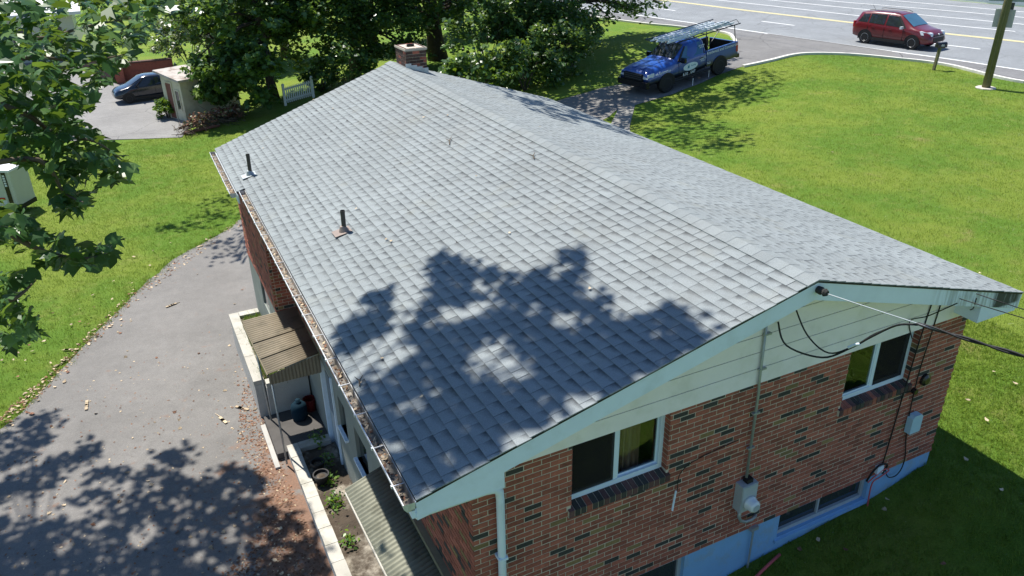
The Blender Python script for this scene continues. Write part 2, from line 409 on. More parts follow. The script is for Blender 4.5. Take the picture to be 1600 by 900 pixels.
# ------------------------------------------------------------------ terrain
PA = [(-3, -2.25), (-1.2, -2.25), (0, -1.75), (2, -.95), (3.85, -.66), (4.2, -.64), (6.18, -.46), (7.15, -.22), (9, -.28), (30, -.3), (34, -.3)]
PB = [(-3, -2.25), (0, -2.2), (16, -1.0), (20, -.87), (23.5, -.47), (27, -.33), (30, -.3), (34, -.3)]
def zt(x, y):
    x = np.asarray(x, float); y = np.asarray(y, float)
    a = np.interp(x, [p[0] for p in PA], [p[1] for p in PA])
    wl = np.clip(-y/1.0, 0, 1); a = np.where(x < 3.5, np.where(x < .2, -2.3+(a+2.3)*wl, a*wl+(1-wl)*np.minimum(a, -.8)), a)
    b = np.interp(x, [p[0] for p in PB], [p[1] for p in PB])
    t = np.clip((y-11)/11, 0, 1); t = t*t*(3-2*t)
    return a*(1-t)+b*t
def _pl(x, P):
    if x <= P[0][0]: return P[0][1]
    for i in range(len(P)-1):
        if x < P[i+1][0]: a, b = P[i], P[i+1]; return a[1]+(b[1]-a[1])*(x-a[0])/(b[0]-a[0])
    return P[-1][1]
def z1(x, y):
    a = _pl(x, PA); wl = min(max(-y, 0), 1)
    if x < .2: a = -2.3+(a+2.3)*wl
    elif x < 3.5: a = a*wl+(1-wl)*min(a, -.8)
    t = min(max((y-11)/11, 0), 1); t = t*t*(3-2*t)
    return a*(1-t)+_pl(x, PB)*t
def axis_pts(lo, hi, st, far):
    a = list(np.arange(lo, hi+1e-6, st)); s = st; v = hi; r = []
    while v < far: s *= 1.35; v += s; r.append(v)
    s = st; v = lo; l = []
    while v > -far: s *= 1.35; v -= s; l.append(v)
    return np.array(l[::-1]+a+r)
def ground():
    xs = axis_pts(-14, 40, .5, 900); ys = axis_pts(-8, 60, .5, 900)
    X, Y = np.meshgrid(xs, ys); Z = zt(X, Y)
    V = np.stack([X.ravel(), Y.ravel(), Z.ravel()], 1); n = len(xs)
    idx = np.arange(len(V)).reshape(X.shape)
    Fq = np.stack([idx[:-1, :-1], idx[:-1, 1:], idx[1:, 1:], idx[1:, :-1]], -1).reshape(-1, 4)
    m = bpy.data.meshes.new('lawn'); m.from_pydata(V.tolist(), [], Fq.tolist()); m.materials.append(MT['grass_ground'])
    m.polygons.foreach_set('use_smooth', [True]*len(m.polygons))
    o = bpy.data.objects.new('lawn', m); COL.objects.link(o); return put(o, kind='structure', label='green lawn with yellowish worn patches around the house')
ground()
def dense(poly, st):
    out = []
    for i in range(len(poly)):
        a, b = Vector(poly[i]), Vector(poly[(i+1) % len(poly)]); k = max(1, int((b-a).length/st))
        for j in range(k): out.append(a+(b-a)*j/k)
    return out
def inside(poly, x, y):
    c = np.zeros(np.shape(x), bool); n = len(poly)
    for i in range(n):
        x1, y1 = poly[i]; x2, y2 = poly[(i+1) % n]
        if y1 == y2: continue
        k = ((y1 > y) != (y2 > y)) & (x < (x2-x1)*(y-y1)/(y2-y1)+x1); c ^= k
    return c
def sheet(name, poly, matn, off, st=.5, jit=0., label=None):
    bd = dense(poly, st)
    if jit: bd = [p+Vector((random.uniform(-jit, jit), random.uniform(-jit, jit))) for p in bd]
    xs = [p[0] for p in poly]; ys = [p[1] for p in poly]
    gx, gy = np.meshgrid(np.arange(min(xs), max(xs), st), np.arange(min(ys), max(ys), st))
    k = inside([tuple(p) for p in bd], gx, gy); inn = [Vector((a, b)) for a, b in zip(gx[k], gy[k])]
    n = len(bd); edges = [(i, (i+1) % n) for i in range(n)]
    v, e, f, *_ = delaunay_2d_cdt(bd+inn, edges, [], 1, 1e-4)
    m = bpy.data.meshes.new(name); zz = zt([p.x for p in v], [p.y for p in v])
    m.from_pydata([(p.x, p.y, float(h)+off) for p, h in zip(v, zz)], [], f); m.materials.append(MT[matn])
    bm = bmesh.new(); bm.from_mesh(m); bmesh.ops.recalc_face_normals(bm, faces=bm.faces)
    if sum(q.normal.z for q in bm.faces) < 0: bmesh.ops.reverse_faces(bm, faces=bm.faces)
    bm.to_mesh(m); bm.free()
    m.polygons.foreach_set('use_smooth', [True]*len(m.polygons))
    o = bpy.data.objects.new(name, m); COL.objects.link(o); return put(o, label, kind='structure')
DRIVE = [(.0, -3.5), (-10, -3.5), (-9.2, 4), (-7.3, 8.3), (-5.9, 10.91), (-5.58, 11.37), (-4.89, 12.82), (-4.06, 14.39), (-3.08, 16.26), (-1.91, 18.23),
         (-.67, 19.27), (.38, 20.24), (4, 21.8), (9, 23.4), (13, 24.8), (15.78, 25.71), (18.05, 26.32), (20, 26.6), (22, 27.2), (22, 23.75), (19.7, 23.28), (18.05, 22.89),
         (16.6, 22.5), (15, 21.4), (10, 18.6), (6, 15.5), (2, 13.2), (0, 12.6)]
sheet('driveway', DRIVE, 'asphalt', .016, .45, .05, 'grey asphalt driveway littered with dry leaves beside the house')
sheet('driveway', [(22, 27.2), (25, 28.2), (27.6, 28.8), (29.1, 29.55), (30.2, 31.1), (33.2, 31.5), (34.4, 23.6), (33.0, 22.0), (31.7, 24.25), (29.7, 25.45), (27.1, 24.98), (25.46, 24.87), (22, 23.75)], 'drive_far', .016, .6, .0, 'asphalt driveway apron joining the road')
sheet('parking_lot', [(-.2, 32.4), (-2, 33.2), (-4.5, 34.4), (-16, 37), (-40, 60), (-30, 90), (-6, 62), (-3.2, 51), (-2.2, 47.3), (4, 46.5), (3, 40), (.4, 34.5)], 'lot', .02, 1.5, .05, 'pale paved lot beyond the lawn')
MT['path'] = plain('path', (.20, .195, .18), .9, .2, 4, bump=.005, bscale=50)
sheet('footpath', [(17.76, 22.86), (16.71, 22.6), (15.25, 20.9), (13.6, 18.6), (12.4, 16.8), (13.3, 16.2), (14.4, 18.2), (15.51, 19.95)], 'path', .03, .4, .0, 'grey concrete footpath leading from the driveway to the house')
roadpoly = [(36.9, 8), (35.0, 12), (33.0, 15.46), (33.55, 19.64), (32.9, 21.99), (31.7, 24.17), (31.3, 28), (30.4, 31.3), (31.2, 33.05), (30.37, 36.37), (29.3, 39.07), (27.5, 46), (20, 75), (10, 110), (40, 110), (54.0, 45), (55.6, 36.5), (56.3, 30.9), (58, 15), (62, 0), (70, -30), (45, -30), (40, -5)]
sheet('road', roadpoly, 'road', .004, 1.2, 0, 'wide pale asphalt road with white and yellow lane lines')
sheet('road_shoulder', [(36.9, 8), (35.0, 12), (33.0, 15.46), (33.55, 19.64), (32.9, 21.99), (31.7, 24.17), (31.3, 28), (30.4, 31.3), (31.2, 33.05), (30.37, 36.37), (29.3, 39.07), (27.5, 46), (29.5, 46.5), (31.5, 42), (32.85, 33.4), (34.0, 25.6), (34.95, 20.8), (35.25, 17), (36.6, 12), (38, 8)], 'shoulder', .010, .8, 0, 'darker grey road shoulder beside the kerb')
def ribbon(mb, pts, wd, off):
    P = [Vector(p) for p in pts]; L = []
    for i, p in enumerate(P):
        d = (P[min(i+1, len(P)-1)]-P[max(0, i-1)]).normalized(); nn = Vector((-d.y, d.x)); L.append((p+nn*wd/2, p-nn*wd/2))
    for i in range(len(L)-1):
        q = [L[i][0], L[i][1], L[i+1][1], L[i+1][0]]
        mb.poly([(a.x, a.y, z1(a.x, a.y)+off) for a in q])
def smooth_line(pts, n=8):
    P = [Vector(p) for p in pts]; out = []
    for i in range(len(P)-1):
        p0, p1, p2, p3 = P[max(i-1, 0)], P[i], P[i+1], P[min(i+2, len(P)-1)]
        for k in range(n):
            t = k/n; out.append(.5*((2*p1)+(p2-p0)*t+(2*p0-5*p1+4*p2-p3)*t*t+(3*p1-p0-3*p2+p3)*t**3))
    return out+[P[-1]]
MT['line_white'] = plain('line_white', (.74, .75, .74), .7, .1, 8, dirt=((.45, .46, .46), 4, .5))
MT['line_yellow'] = plain('line_yellow', (.72, .64, .34), .7, .1, 8, dirt=((.5, .45, .3), 4, .5))
def line(pts, wd, mat, off=.016):
    mb = MB(); ribbon(mb, smooth_line(pts), wd, off)
    put(mb.build('lane_line', mat, None), {'line_white': 'white painted lane line', 'line_yellow': 'yellow painted centre line'}[mat], kind='structure')
line([(28.6, 60), (31.4, 42.24), (32.88, 33.4), (34.07, 25.58), (34.99, 20.6), (35.4, 17.07), (36.6, 10)], .16, 'line_white')
for s in (-.13, .13): line([(35.5+s, 62), (38.08+s, 48.33), (39.2+s, 40.4), (40.7+s, 31.73), (41.6+s, 26.27), (42.7+s, 21.5), (44.6+s, 12)], .16, 'line_yellow')
line([(38.5, 62), (41.99, 43.83), (43.4, 34.5), (44.5, 29.0), (45.6, 24.4)], .16, 'line_white')
line([(41.5, 60), (44.87, 43.83), (46.2, 36.68), (47.3, 31.5), (48.6, 25.8), (50.5, 17)], .16, 'line_white')
line([(45.0, 58), (48.0, 41.88), (48.8, 38.4), (50.0, 34), (51.4, 27.7), (53.5, 18)], .16, 'line_white')
line([(48.6, 56), (51.9, 39.4), (52.5, 36.2), (53.8, 29.3), (55.7, 19)], .16, 'line_white')
for a, b in (((34.65, 45.34), (34.95, 42.9)), ((36.4, 35.6), (36.8, 33.05)), ((38.0, 24.9), (38.72, 21.7)), ((33.2, 56), (33.8, 52.5))): line([a, b], .16, 'line_white')
def kerb(pts):
    P = smooth_line(pts, 10); mb = MB()
    for i in range(len(P)-1):
        a, b = P[i], P[i+1]; d = (b-a).normalized(); nn = Vector((-d.y, d.x))*.09
        za, zb = z1(a.x, a.y), z1(b.x, b.y)
        pts_ = [a-nn, b-nn, b+nn, a+nn]; hz = [za, zb, zb, za]
        mb.hexa([(p.x, p.y, h-.12) for p, h in zip(pts_, hz)]+[(p.x, p.y, h+.11) for p, h in zip(pts_, hz)])
    put(mb.build('kerb', 'kerb', None), 'pale concrete kerb along the lawn', kind='structure')
kerb([(37, 8), (35, 12), (32.85, 15.46), (33.44, 19.64), (32.76, 21.99), (31.6, 24.17), (29.7, 25.36), (27.1, 24.89), (25.4, 24.75)])
kerb([(27.6, 46), (29.21, 39.07), (30.27, 36.37), (31.09, 33.05), (30.32, 31.28), (29.0, 29.62), (27.6, 28.88), (25, 28.3)])

# ------------------------------------------------------------------ house
W = 7.2; CO = .0677; BL = .2032; ZS = 2.307; YF = 12.2
house = thing('brick_house', 'single storey brick house with grey shingle gable roof and pale blue painted base', 'house', (0, 0, 0))
A0, A1 = Vector((-.655, -.367, 2.581)), Vector((-.494, 12.549, 2.471))
R0, R1 = Vector((3.854, -.367, 3.680)), Vector((3.559, 12.549, 3.900))
E0, E1 = Vector((7.607, -.367, 2.640)), Vector((7.746, 12.549, 2.560))
def RL(u, v): return (A0.lerp(A1, v)).lerp(R0.lerp(R1, v), u)
def RR(u, v): return (E0.lerp(E1, v)).lerp(R0.lerp(R1, v), u)
def vy(y): return (y+.367)/12.916
def roof_z(x, y):
    v = vy(y); a, r, e = A0.lerp(A1, v), R0.lerp(R1, v), E0.lerp(E1, v)
    if x < r.x: return a.z+(r.z-a.z)*(x-a.x)/(r.x-a.x)
    return e.z+(r.z-e.z)*(e.x-x)/(e.x-r.x)
mb = MB(); nu, nv = 2, 8
def slab(mb, fn, u0, u1, v0, v1, th, off):
    for j in range(nv):
        va, vb = v0+(v1-v0)*j/nv, v0+(v1-v0)*(j+1)/nv
        p = [fn(u0, va), fn(u1, va), fn(u1, vb), fn(u0, vb)]
        mb.hexa([q-Vector((0, 0, th+off)) for q in p]+[q-Vector((0, 0, off)) for q in p])
slab(mb, RL, 0, 1, .0006, 1, .016, .012); slab(mb, RR, 0, 1, .0006, 1, .016, .012)
UX = -.036
slab(mb, RL, UX, 0, vy(9.25), 1, .016, .012)
roof = mb.build('roof', 'black', house)
# --- shingles
def tabs(fn, n, u0, seed, vlo=0., vhi=1., flip=1, courses=None):
    rg = random.Random(seed); out = []
    for i in (courses if courses is not None else range(n)):
        ua = u0+(1-u0)*i/n if courses is None else u0
        ub = ua+(1-u0)/n if courses is None else 0.
        y = vlo-rg.uniform(-.0004, .0006)
        Ltot = 12.916
        while y < vhi:
            wd = rg.choice((.135, .155, .17, .185, .20, .215, .235, .26, .29))
            if i == 0 and flip == 1 and courses is None and rg.random() < .4: wd = .10
            ye = min(y+wd*rg.uniform(.35, 1.)/Ltot if y < vlo+.001 else y+wd/Ltot, vhi+.001)
            if vhi-ye < .005: ye = vhi+.001
            out.append((ua, ub, y, ye, rg.random(), rg.uniform(-.0015, .003))); y = ye
    return out
def tab_frame(fn, t):
    ua, ub, va, vb, r, lift = t
    p00, p01, p10, p11 = fn(ua, va), fn(ua, vb), fn(ub, va), fn(ub, vb)
    c = (p00+p01+p10+p11)/4
    along = ((p00+p10)-(p01+p11)); L = along.length/2; along.normalize()       # toward the viewer (-Y)
    dn = ((p00+p01)-(p10+p11))/2; h = dn.length; dn = (dn-along*dn.dot(along)).normalized()
    nn = along.cross(dn); sg = 1
    if nn.z < 0: nn = -nn; sg = -1
    return c, along, dn, nn, L, h, lift, sg
def tab_box(mb, c, a, d, nn, L, h, lift, r=0.):
    g = .0065; hl = L/2-g/2; t0, t1 = .001, .007+lift
    up_, dn_ = -h/2-.01, h/2
    P = lambda x, y, z: c+a*x+d*y+nn*z
    # thin wedge: butt end stands proud, head tucked under the course above
    mb.hexa([P(-hl, up_, -.008), P(hl, up_, -.008), P(hl, dn_, -.006), P(-hl, dn_, -.006),
             P(-hl, up_, t0), P(hl, up_, t0), P(hl, dn_, t1), P(-hl, dn_, t1)], 0, r,
            [(0, 0), (1, 0), (1, 1), (0, 1)], True)
def lay(fn, tl, name, n_single, label_many):
    fr = [(tab_frame(fn, t), t[4]) for t in tl]
    if n_single:
        def score(f):
            c = f[0][0]; v = c-CAM; d = v.dot(fw); x = 800+F*v.dot(r2)/d; y = 450-F*v.dot(u2)/d
            return v.length+(0 if (30 < x < 1570 and 20 < y < 880) else 100)
        order = sorted(range(len(fr)), key=lambda i: score(fr[i])); sing = set(order[:n_single])
    else: sing = set()
    cache = {}; mb = MB()
    for i, (f, r) in enumerate(fr):
        c, a, d, nn, L, h, lift, sg = f
        if i in sing:
            k = (round(L, 2), round(h, 3))
            if k not in cache:
                m1 = MB(); tab_box(m1, Vector((0, 0, 0)), Vector((1, 0, 0)), Vector((0, 1, 0)), Vector((0, 0, 1)), k[0], k[1], 0.); cache[k] = m1.mesh('shingle', 'shingle')
            m4 = frame(a, d, nn, c) if sg > 0 else frame(a, d, nn, c)
            link_piece('shingle', cache[k], roof, m4)
        else: tab_box(mb, c, a, d, nn, L, h, lift, r+.0001)
    if mb.v: mb.build('shingle', 'shingle', roof, kind='stuff', label=label_many)
lay(RL, tabs(RL, 32, 0., 1), 'shingle', 300, 'small grey tabs covering the rest of the left slope')
lay(RL, tabs(RL, 1, UX, 5, vy(9.25), 1., 1, [0]), 'shingle', 0, 'grey tabs along the lower far eave')
lay(RR, tabs(RR, 27, 0., 2), 'shingle', 0, 'small grey tabs covering the right slope')
# --- ridge caps
rg = random.Random(3); nc = 62; cap_cache = None
for i in range(nc):
    v0, v1 = i/nc, (i+1)/nc+.004
    m1 = MB(); a = Vector((0, 0, .016)); v0 -= .0005
    p = [RL(1-.034, v0), R0.lerp(R1, v0), RR(1-.04, v0), RR(1-.04, v1), R0.lerp(R1, v1), RL(1-.034, v1)]
    lo, hi = Vector((0, 0, .012)), Vector((0, 0, .014)); li = Vector((0, 0, .002))
    q = [p[0]+hi+li, p[1]+hi+li, p[2]+hi+li, p[3]+hi-li, p[4]+hi-li, p[5]+hi-li]
    bq = [p[0]-lo*.3, p[2]-lo*.3, p[3]-lo*.3, p[5]-lo*.3]
    uv = [(.5, .55), (.9, .55), (.9, .30), (.5, .30)]
    m1.poly([q[0], q[1], q[4], q[5]], 0, rg.random(), uv); m1.poly([q[1], q[2], q[3], q[4]], 0, rg.random(), uv)
    m1.poly([q[0], bq[0], p[1], q[1]], 0, .1); m1.poly([q[1], p[1], bq[1], q[2]], 0, .1); m1.poly([q[0], q[5], bq[3], bq[0]], 0, .1); m1.poly([q[2], bq[1], bq[2], q[3]], 0, .1)
    m1.build('ridge_cap', 'shingle', roof, fix=False)
# --- rake fascias, soffits, returns
def rake(fn, y, yin, name, mat, label=None):
    mb = MB(); v = vy(y)
    a, b = fn(0, v), fn(1, v); t, bt = Vector((0, 0, -.022)), Vector((0, 0, -.235))
    a.y = b.y = y
    mb.prism([a+bt, b+bt, b+t, a+t], (0, .03 if yin > y else -.03, 0))
    mb.build(name, mat, house, label=label)
    mb = MB(); a2, b2 = a.copy(), b.copy(); y2 = y+(.032 if yin > y else -.032)
    for q in (a, b): q.y = y2
    a2.y = b2.y = yin
    s0, s1 = Vector((0, 0, -.215)), Vector((0, 0, -.20))
    mb.hexa([a+s0, b+s0, b2+s0, a2+s0, a+s1, b+s1, b2+s1, a2+s1]); mb.build('soffit', 'siding', house)
rake(RL, -.352, -.02, 'rake_board', 'white_trim'); rake(RR, -.352, -.02, 'rake_board', 'fascia', 'white board with black mould stains at its lower end')
rake(RL, YF+.335, YF+.02, 'rake_board', 'white_trim'); rake(RR, YF+.335, YF+.02, 'rake_board', 'white_trim')
# eave boxes: fascia + soffit along both eaves, returns at the gable
def xe(y): return A0.lerp(A1, vy(y)).x
def eave(x0fn, side, ya, yb, zoff=0.):
    mb = MB(); n = 6
    for i in range(n):
        y0, y1_ = ya+(yb-ya)*i/n, ya+(yb-ya)*(i+1)/n
        P = []
        for y in (y0, y1_):
            x = x0fn(y); z = roof_z(x, y); P.append((x, y, z))
        s = 1 if side == 'L' else -1
        (xa, y0, za), (xb, y1_, zb) = P
        mb.hexa([(xa+.012*s, y0, za-.24), (xb+.012*s, y1_, zb-.24), (xb+.036*s, y1_, zb-.24), (xa+.036*s, y0, za-.24),
                 (xa+.012*s, y0, za-.07), (xb+.012*s, y1_, zb-.07), (xb+.036*s, y1_, zb-.07), (xa+.036*s, y0, za-.07)])
    mb.build('eave_board', 'white_trim', house)
eave(xe, 'L', -.31, 9.23); eave(lambda y: xe(y)-.158, 'L', 9.27, YF+.30); eave(lambda y: E0.lerp(E1, vy(y)).x, 'R', -.31, YF+.30)
mb = MB(); mb.box(-.60, .0, .0, YF, 2.345, 2.36); mb.build('soffit', 'white_trim', house)
mb = MB(); mb.box(W, 7.56, .0, YF, 2.385, 2.40); mb.build('soffit', 'white_trim', house)
def ret(x0, x1, zb):
    mb = MB(); fn = RL if x0 < 1 else RR
    pr = [(x0, -.345, zb), (x1, -.345, zb), (x1, -.345, roof_z(x1, -.35)-.215), (x0, -.345, roof_z(x0, -.35)-.15)]
    mb.prism(pr, (0, .325, 0)); mb.build('eave_return', 'white_trim', house)
ret(-.615, .21, 2.37); ret(6.83, 7.565, 2.385)
# --- gable siding: lapped boards under the rake
def gx(z, side):
    # x where the soffit line (roof - .2) meets height z at the gable
    lo, hi = (A0.x, R0.x) if side == 'L' else (E0.x, R0.x)
    for _ in range(40):
        mid = (lo+hi)/2
        if roof_z(mid, 0)-.2 < z: lo = mid
        else: hi = mid
    return mid
z = ZS-.012; k = 0
while z < 3.44:
    z2 = min(z+.212, roof_z(R0.x, 0)-.204)-.004; xa, xb, xc, xd = gx(z, 'L'), gx(z, 'R'), gx(z2, 'R'), gx(z2, 'L')
    xa, xb = max(xa, .0), min(xb, W)
    xa, xd = max(xa, .21 if k < 1 else 0), max(xd, .21 if k < 1 else 0)
    yf = -.022
    mb = MB(); mb.hexa([(xa, yf, z), (xb, yf, z), (xb, -.008, z), (xa, -.008, z), (xd, yf, z2), (xc, yf, z2), (xc, -.008, z2), (xd, -.008, z2)])
    mb.build('siding_board', 'siding', house); z = z2+.0085; k += 1
    if k > 8: break
mb = MB(); mb.prism([(.05, -.013, 2.305), (W-.05, -.013, 2.305), (W-.05, -.013, roof_z(W, 0)-.23), (R0.x, -.013, roof_z(R0.x, 0)-.22), (.05, -.013, roof_z(0, 0)-.23)], (0, .05, 0)); mb.build('gable_backing', 'black', house)
# --- brick walls
rgb = random.Random(11)
def brick_mat():
    t = rgb.random(); return 1 if t < .088 else (2 if t < .14 else 0)
BM = ['brick_red', 'brick_dark', 'brick_tan']
def courses(s0, s1, z0, z1_, opens, phase):
    out = []; n = int(round((z1_-z0)/CO))
    for k in range(n):
        za = z0+k*CO; ph = phase+(BL/2 if k % 2 else 0)
        s = ph-BL*math.ceil((ph-s0)/BL+1)
        while s < s1:
            a, b = max(s+.006, s0), min(s+BL-.006, s1); s += BL
            if b-a < .025: continue
            segs = [(a, b)]
            for (o0, o1, p0, p1) in opens:
                if za+CO/2 > p0 and za+CO/2 < p1:
                    ns = []
                    for (c, d) in segs:
                        if d <= o0 or c >= o1: ns.append((c, d)); continue
                        if o0-c > .012: ns.append((c, o0+.005))
                        if d-o1 > .012: ns.append((o1-.005, d))
                    segs = ns
            out += [(c, d, za+.0065, za+CO-.0065) for c, d in segs]
    return out
def holes_wall(mb, s0, s1, z0, z1_, opens, fn, d0, d1):
    xs = sorted({s0, s1}|{o[0] for o in opens}|{o[1] for o in opens}); zs = sorted({z0, z1_}|{min(max(o[2], z0), z1_) for o in opens}|{min(max(o[3], z0), z1_) for o in opens})
    for i in range(len(xs)-1):
        for j in range(len(zs)-1):
            cx, cz = (xs[i]+xs[i+1])/2, (zs[j]+zs[j+1])/2
            if any(o[0] < cx < o[1] and o[2] < cz < o[3] for o in opens): continue
            P = [fn(xs[i], d0, zs[j]), fn(xs[i+1], d0, zs[j]), fn(xs[i+1], d1, zs[j]), fn(xs[i], d1, zs[j])]
            Q = [fn(xs[i], d0, zs[j+1]), fn(xs[i+1], d0, zs[j+1]), fn(xs[i+1], d1, zs[j+1]), fn(xs[i], d1, zs[j+1])]
            mb.hexa(P+Q)
WIN = [(1.14, 2.38, 1.47, 2.36), (5.06, 6.30, 1.47, 2.36)]
fg = lambda s, d, z: (s, d, z)
mb = MB(); holes_wall(mb, .012, W-.012, 0., ZS+.04, [(o[0], o[1], 1.385, o[3]) for o in WIN], fg, .0045, .20)
gable = mb.build('gable_wall', 'mortar', house)
SILL = [(o[0]-.04, o[1]+.04, 1.35, 1.47) for o in WIN]
bl = courses(0., W, 0., ZS+.02, WIN+SILL, -.0258)
order = sorted(range(len(bl)), key=lambda i: (Vector(((bl[i][0]+bl[i][1])/2, 0, (bl[i][2]+bl[i][3])/2))-CAM).length+(50 if bl[i][1]-bl[i][0] < .19 else 0)+(0 if Vector(((bl[i][0]+bl[i][1])/2, 0, (bl[i][2]+bl[i][3])/2)).z > .1+.2*(2.2-bl[i][0])*.5 else 50))
sing = set(order[:300]); bmesh_c = {}; mb = MB()
for i, (a, b, za, zb) in enumerate(bl):
    mt = brick_mat(); jy = rgb.uniform(-.0025, .0025)
    if i in sing:
        if mt not in bmesh_c:
            m1 = MB(); m1.box(-.0956, .0956, 0, .093, -.0273, .0273); bmesh_c[mt] = m1.mesh('brick', BM[mt])
        link_piece('brick', bmesh_c[mt], gable, Matrix.Translation(((a+b)/2, jy, (za+zb)/2)))
    else: mb.box(a, b, jy, .093, za, zb, mt, rgb.random())
mb.build('brick', BM, gable, kind='stuff', label='further bricks of the gable wall')
# side walls: brick above, painted base below
fl = lambda s, d, z: (d, s, z)
mb = MB(); holes_wall(mb, .201, 8.83, 0., 2.36, [], fl, .009, .2); lw = mb.build('side_wall', 'mortar', house)
mb = MB()
for a, b, za, zb in courses(0., 8.8, 0., 2.34, [], -.0258+BL/2):
    jy = rgb.uniform(-.002, .002); mb.box(jy, .05, max(a, .098), b, za, zb, brick_mat(), rgb.random()) if b > .15 else None
mb.build('brick', BM, lw, kind='stuff', label='bricks of the side wall')
mb = MB(); holes_wall(mb, 9.001, YF, 0., 2.3, [], lambda s, d, z: (d-.4, s, z), .009, .2); mb.box(-.391, .0, 8.839, 9.0, 0, 2.3); bw = mb.build('projecting_wall', 'mortar', house)
mb = MB()
for a, b, za, zb in courses(8.83, YF, 0., 2.3, [], 8.83):
    mb.box(-.4+rgb.uniform(-.002, .002), -.35, a, b, za, zb, brick_mat(), rgb.random())
for a, b, za, zb in courses(-.345, .0, 0., 2.3, [], -.345):
    mb.box(a, b, 8.83+rgb.uniform(-.002, .002), 8.88, za, zb, brick_mat(), rgb.random())
mb.build('brick', BM, bw, kind='stuff', label='bricks of the projecting wall')
mb = MB(); holes_wall(mb, .201, YF, 0., 2.39, [], lambda s, d, z: (W-d, s, z), .009, .2); rw = mb.build('side_wall', 'mortar', house)
mb = MB()
for a, b, za, zb in courses(0., YF, 0., 2.38, [], 0): mb.box(W-.05, W, max(a, .052), b, za, zb, brick_mat(), rgb.random())
mb.build('brick', BM, rw, kind='stuff', label='bricks of the right side wall')
mb = MB(); mb.box(-.39, W, YF-.2, YF, 0, 2.3); mb.prism([(-.39, YF, 2.3), (W, YF, 2.3), (W, YF, 2.42), (R1.x, YF, 3.7), (-.39, YF, 2.35)], (0, -.1, 0)); mb.build('rear_wall', 'brick_red', house)
# painted base, with basement windows
BWIN = [(4.34, 5.97, -.40, -.012), (2.05, 2.80, -.62, -.012)]
mb = MB(); holes_wall(mb, .012, W-.012, -2.6, -.002, BWIN, fg, .012, .25); mb.build('painted_base', 'paint_wall', house)
DOOR = [(6.35, 7.15, -2.14, -.25)]; LW = [(5.55, 6.0, -1.0, -.35), (4.3, 5.0, -1.0, -.35)]
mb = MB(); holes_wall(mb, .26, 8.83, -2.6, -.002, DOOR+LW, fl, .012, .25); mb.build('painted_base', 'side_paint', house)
mb = MB(); holes_wall(mb, 8.845, YF, -2.6, -.002, [(9.9, 10.7, -.62, -.05)], lambda s, d, z: (d-.4, s, z), .012, .25); mb.box(-.388, .012, 8.842, 9.05, -2.6, -.002); mb.build('painted_base', 'side_paint', house)
mb = MB(); mb.box(W-.25, W-.012, .26, YF, -2.6, -.002); mb.box(-.1, W, YF-.2, YF, -2.6, -.002); mb.build('painted_base', 'paint_wall', house)
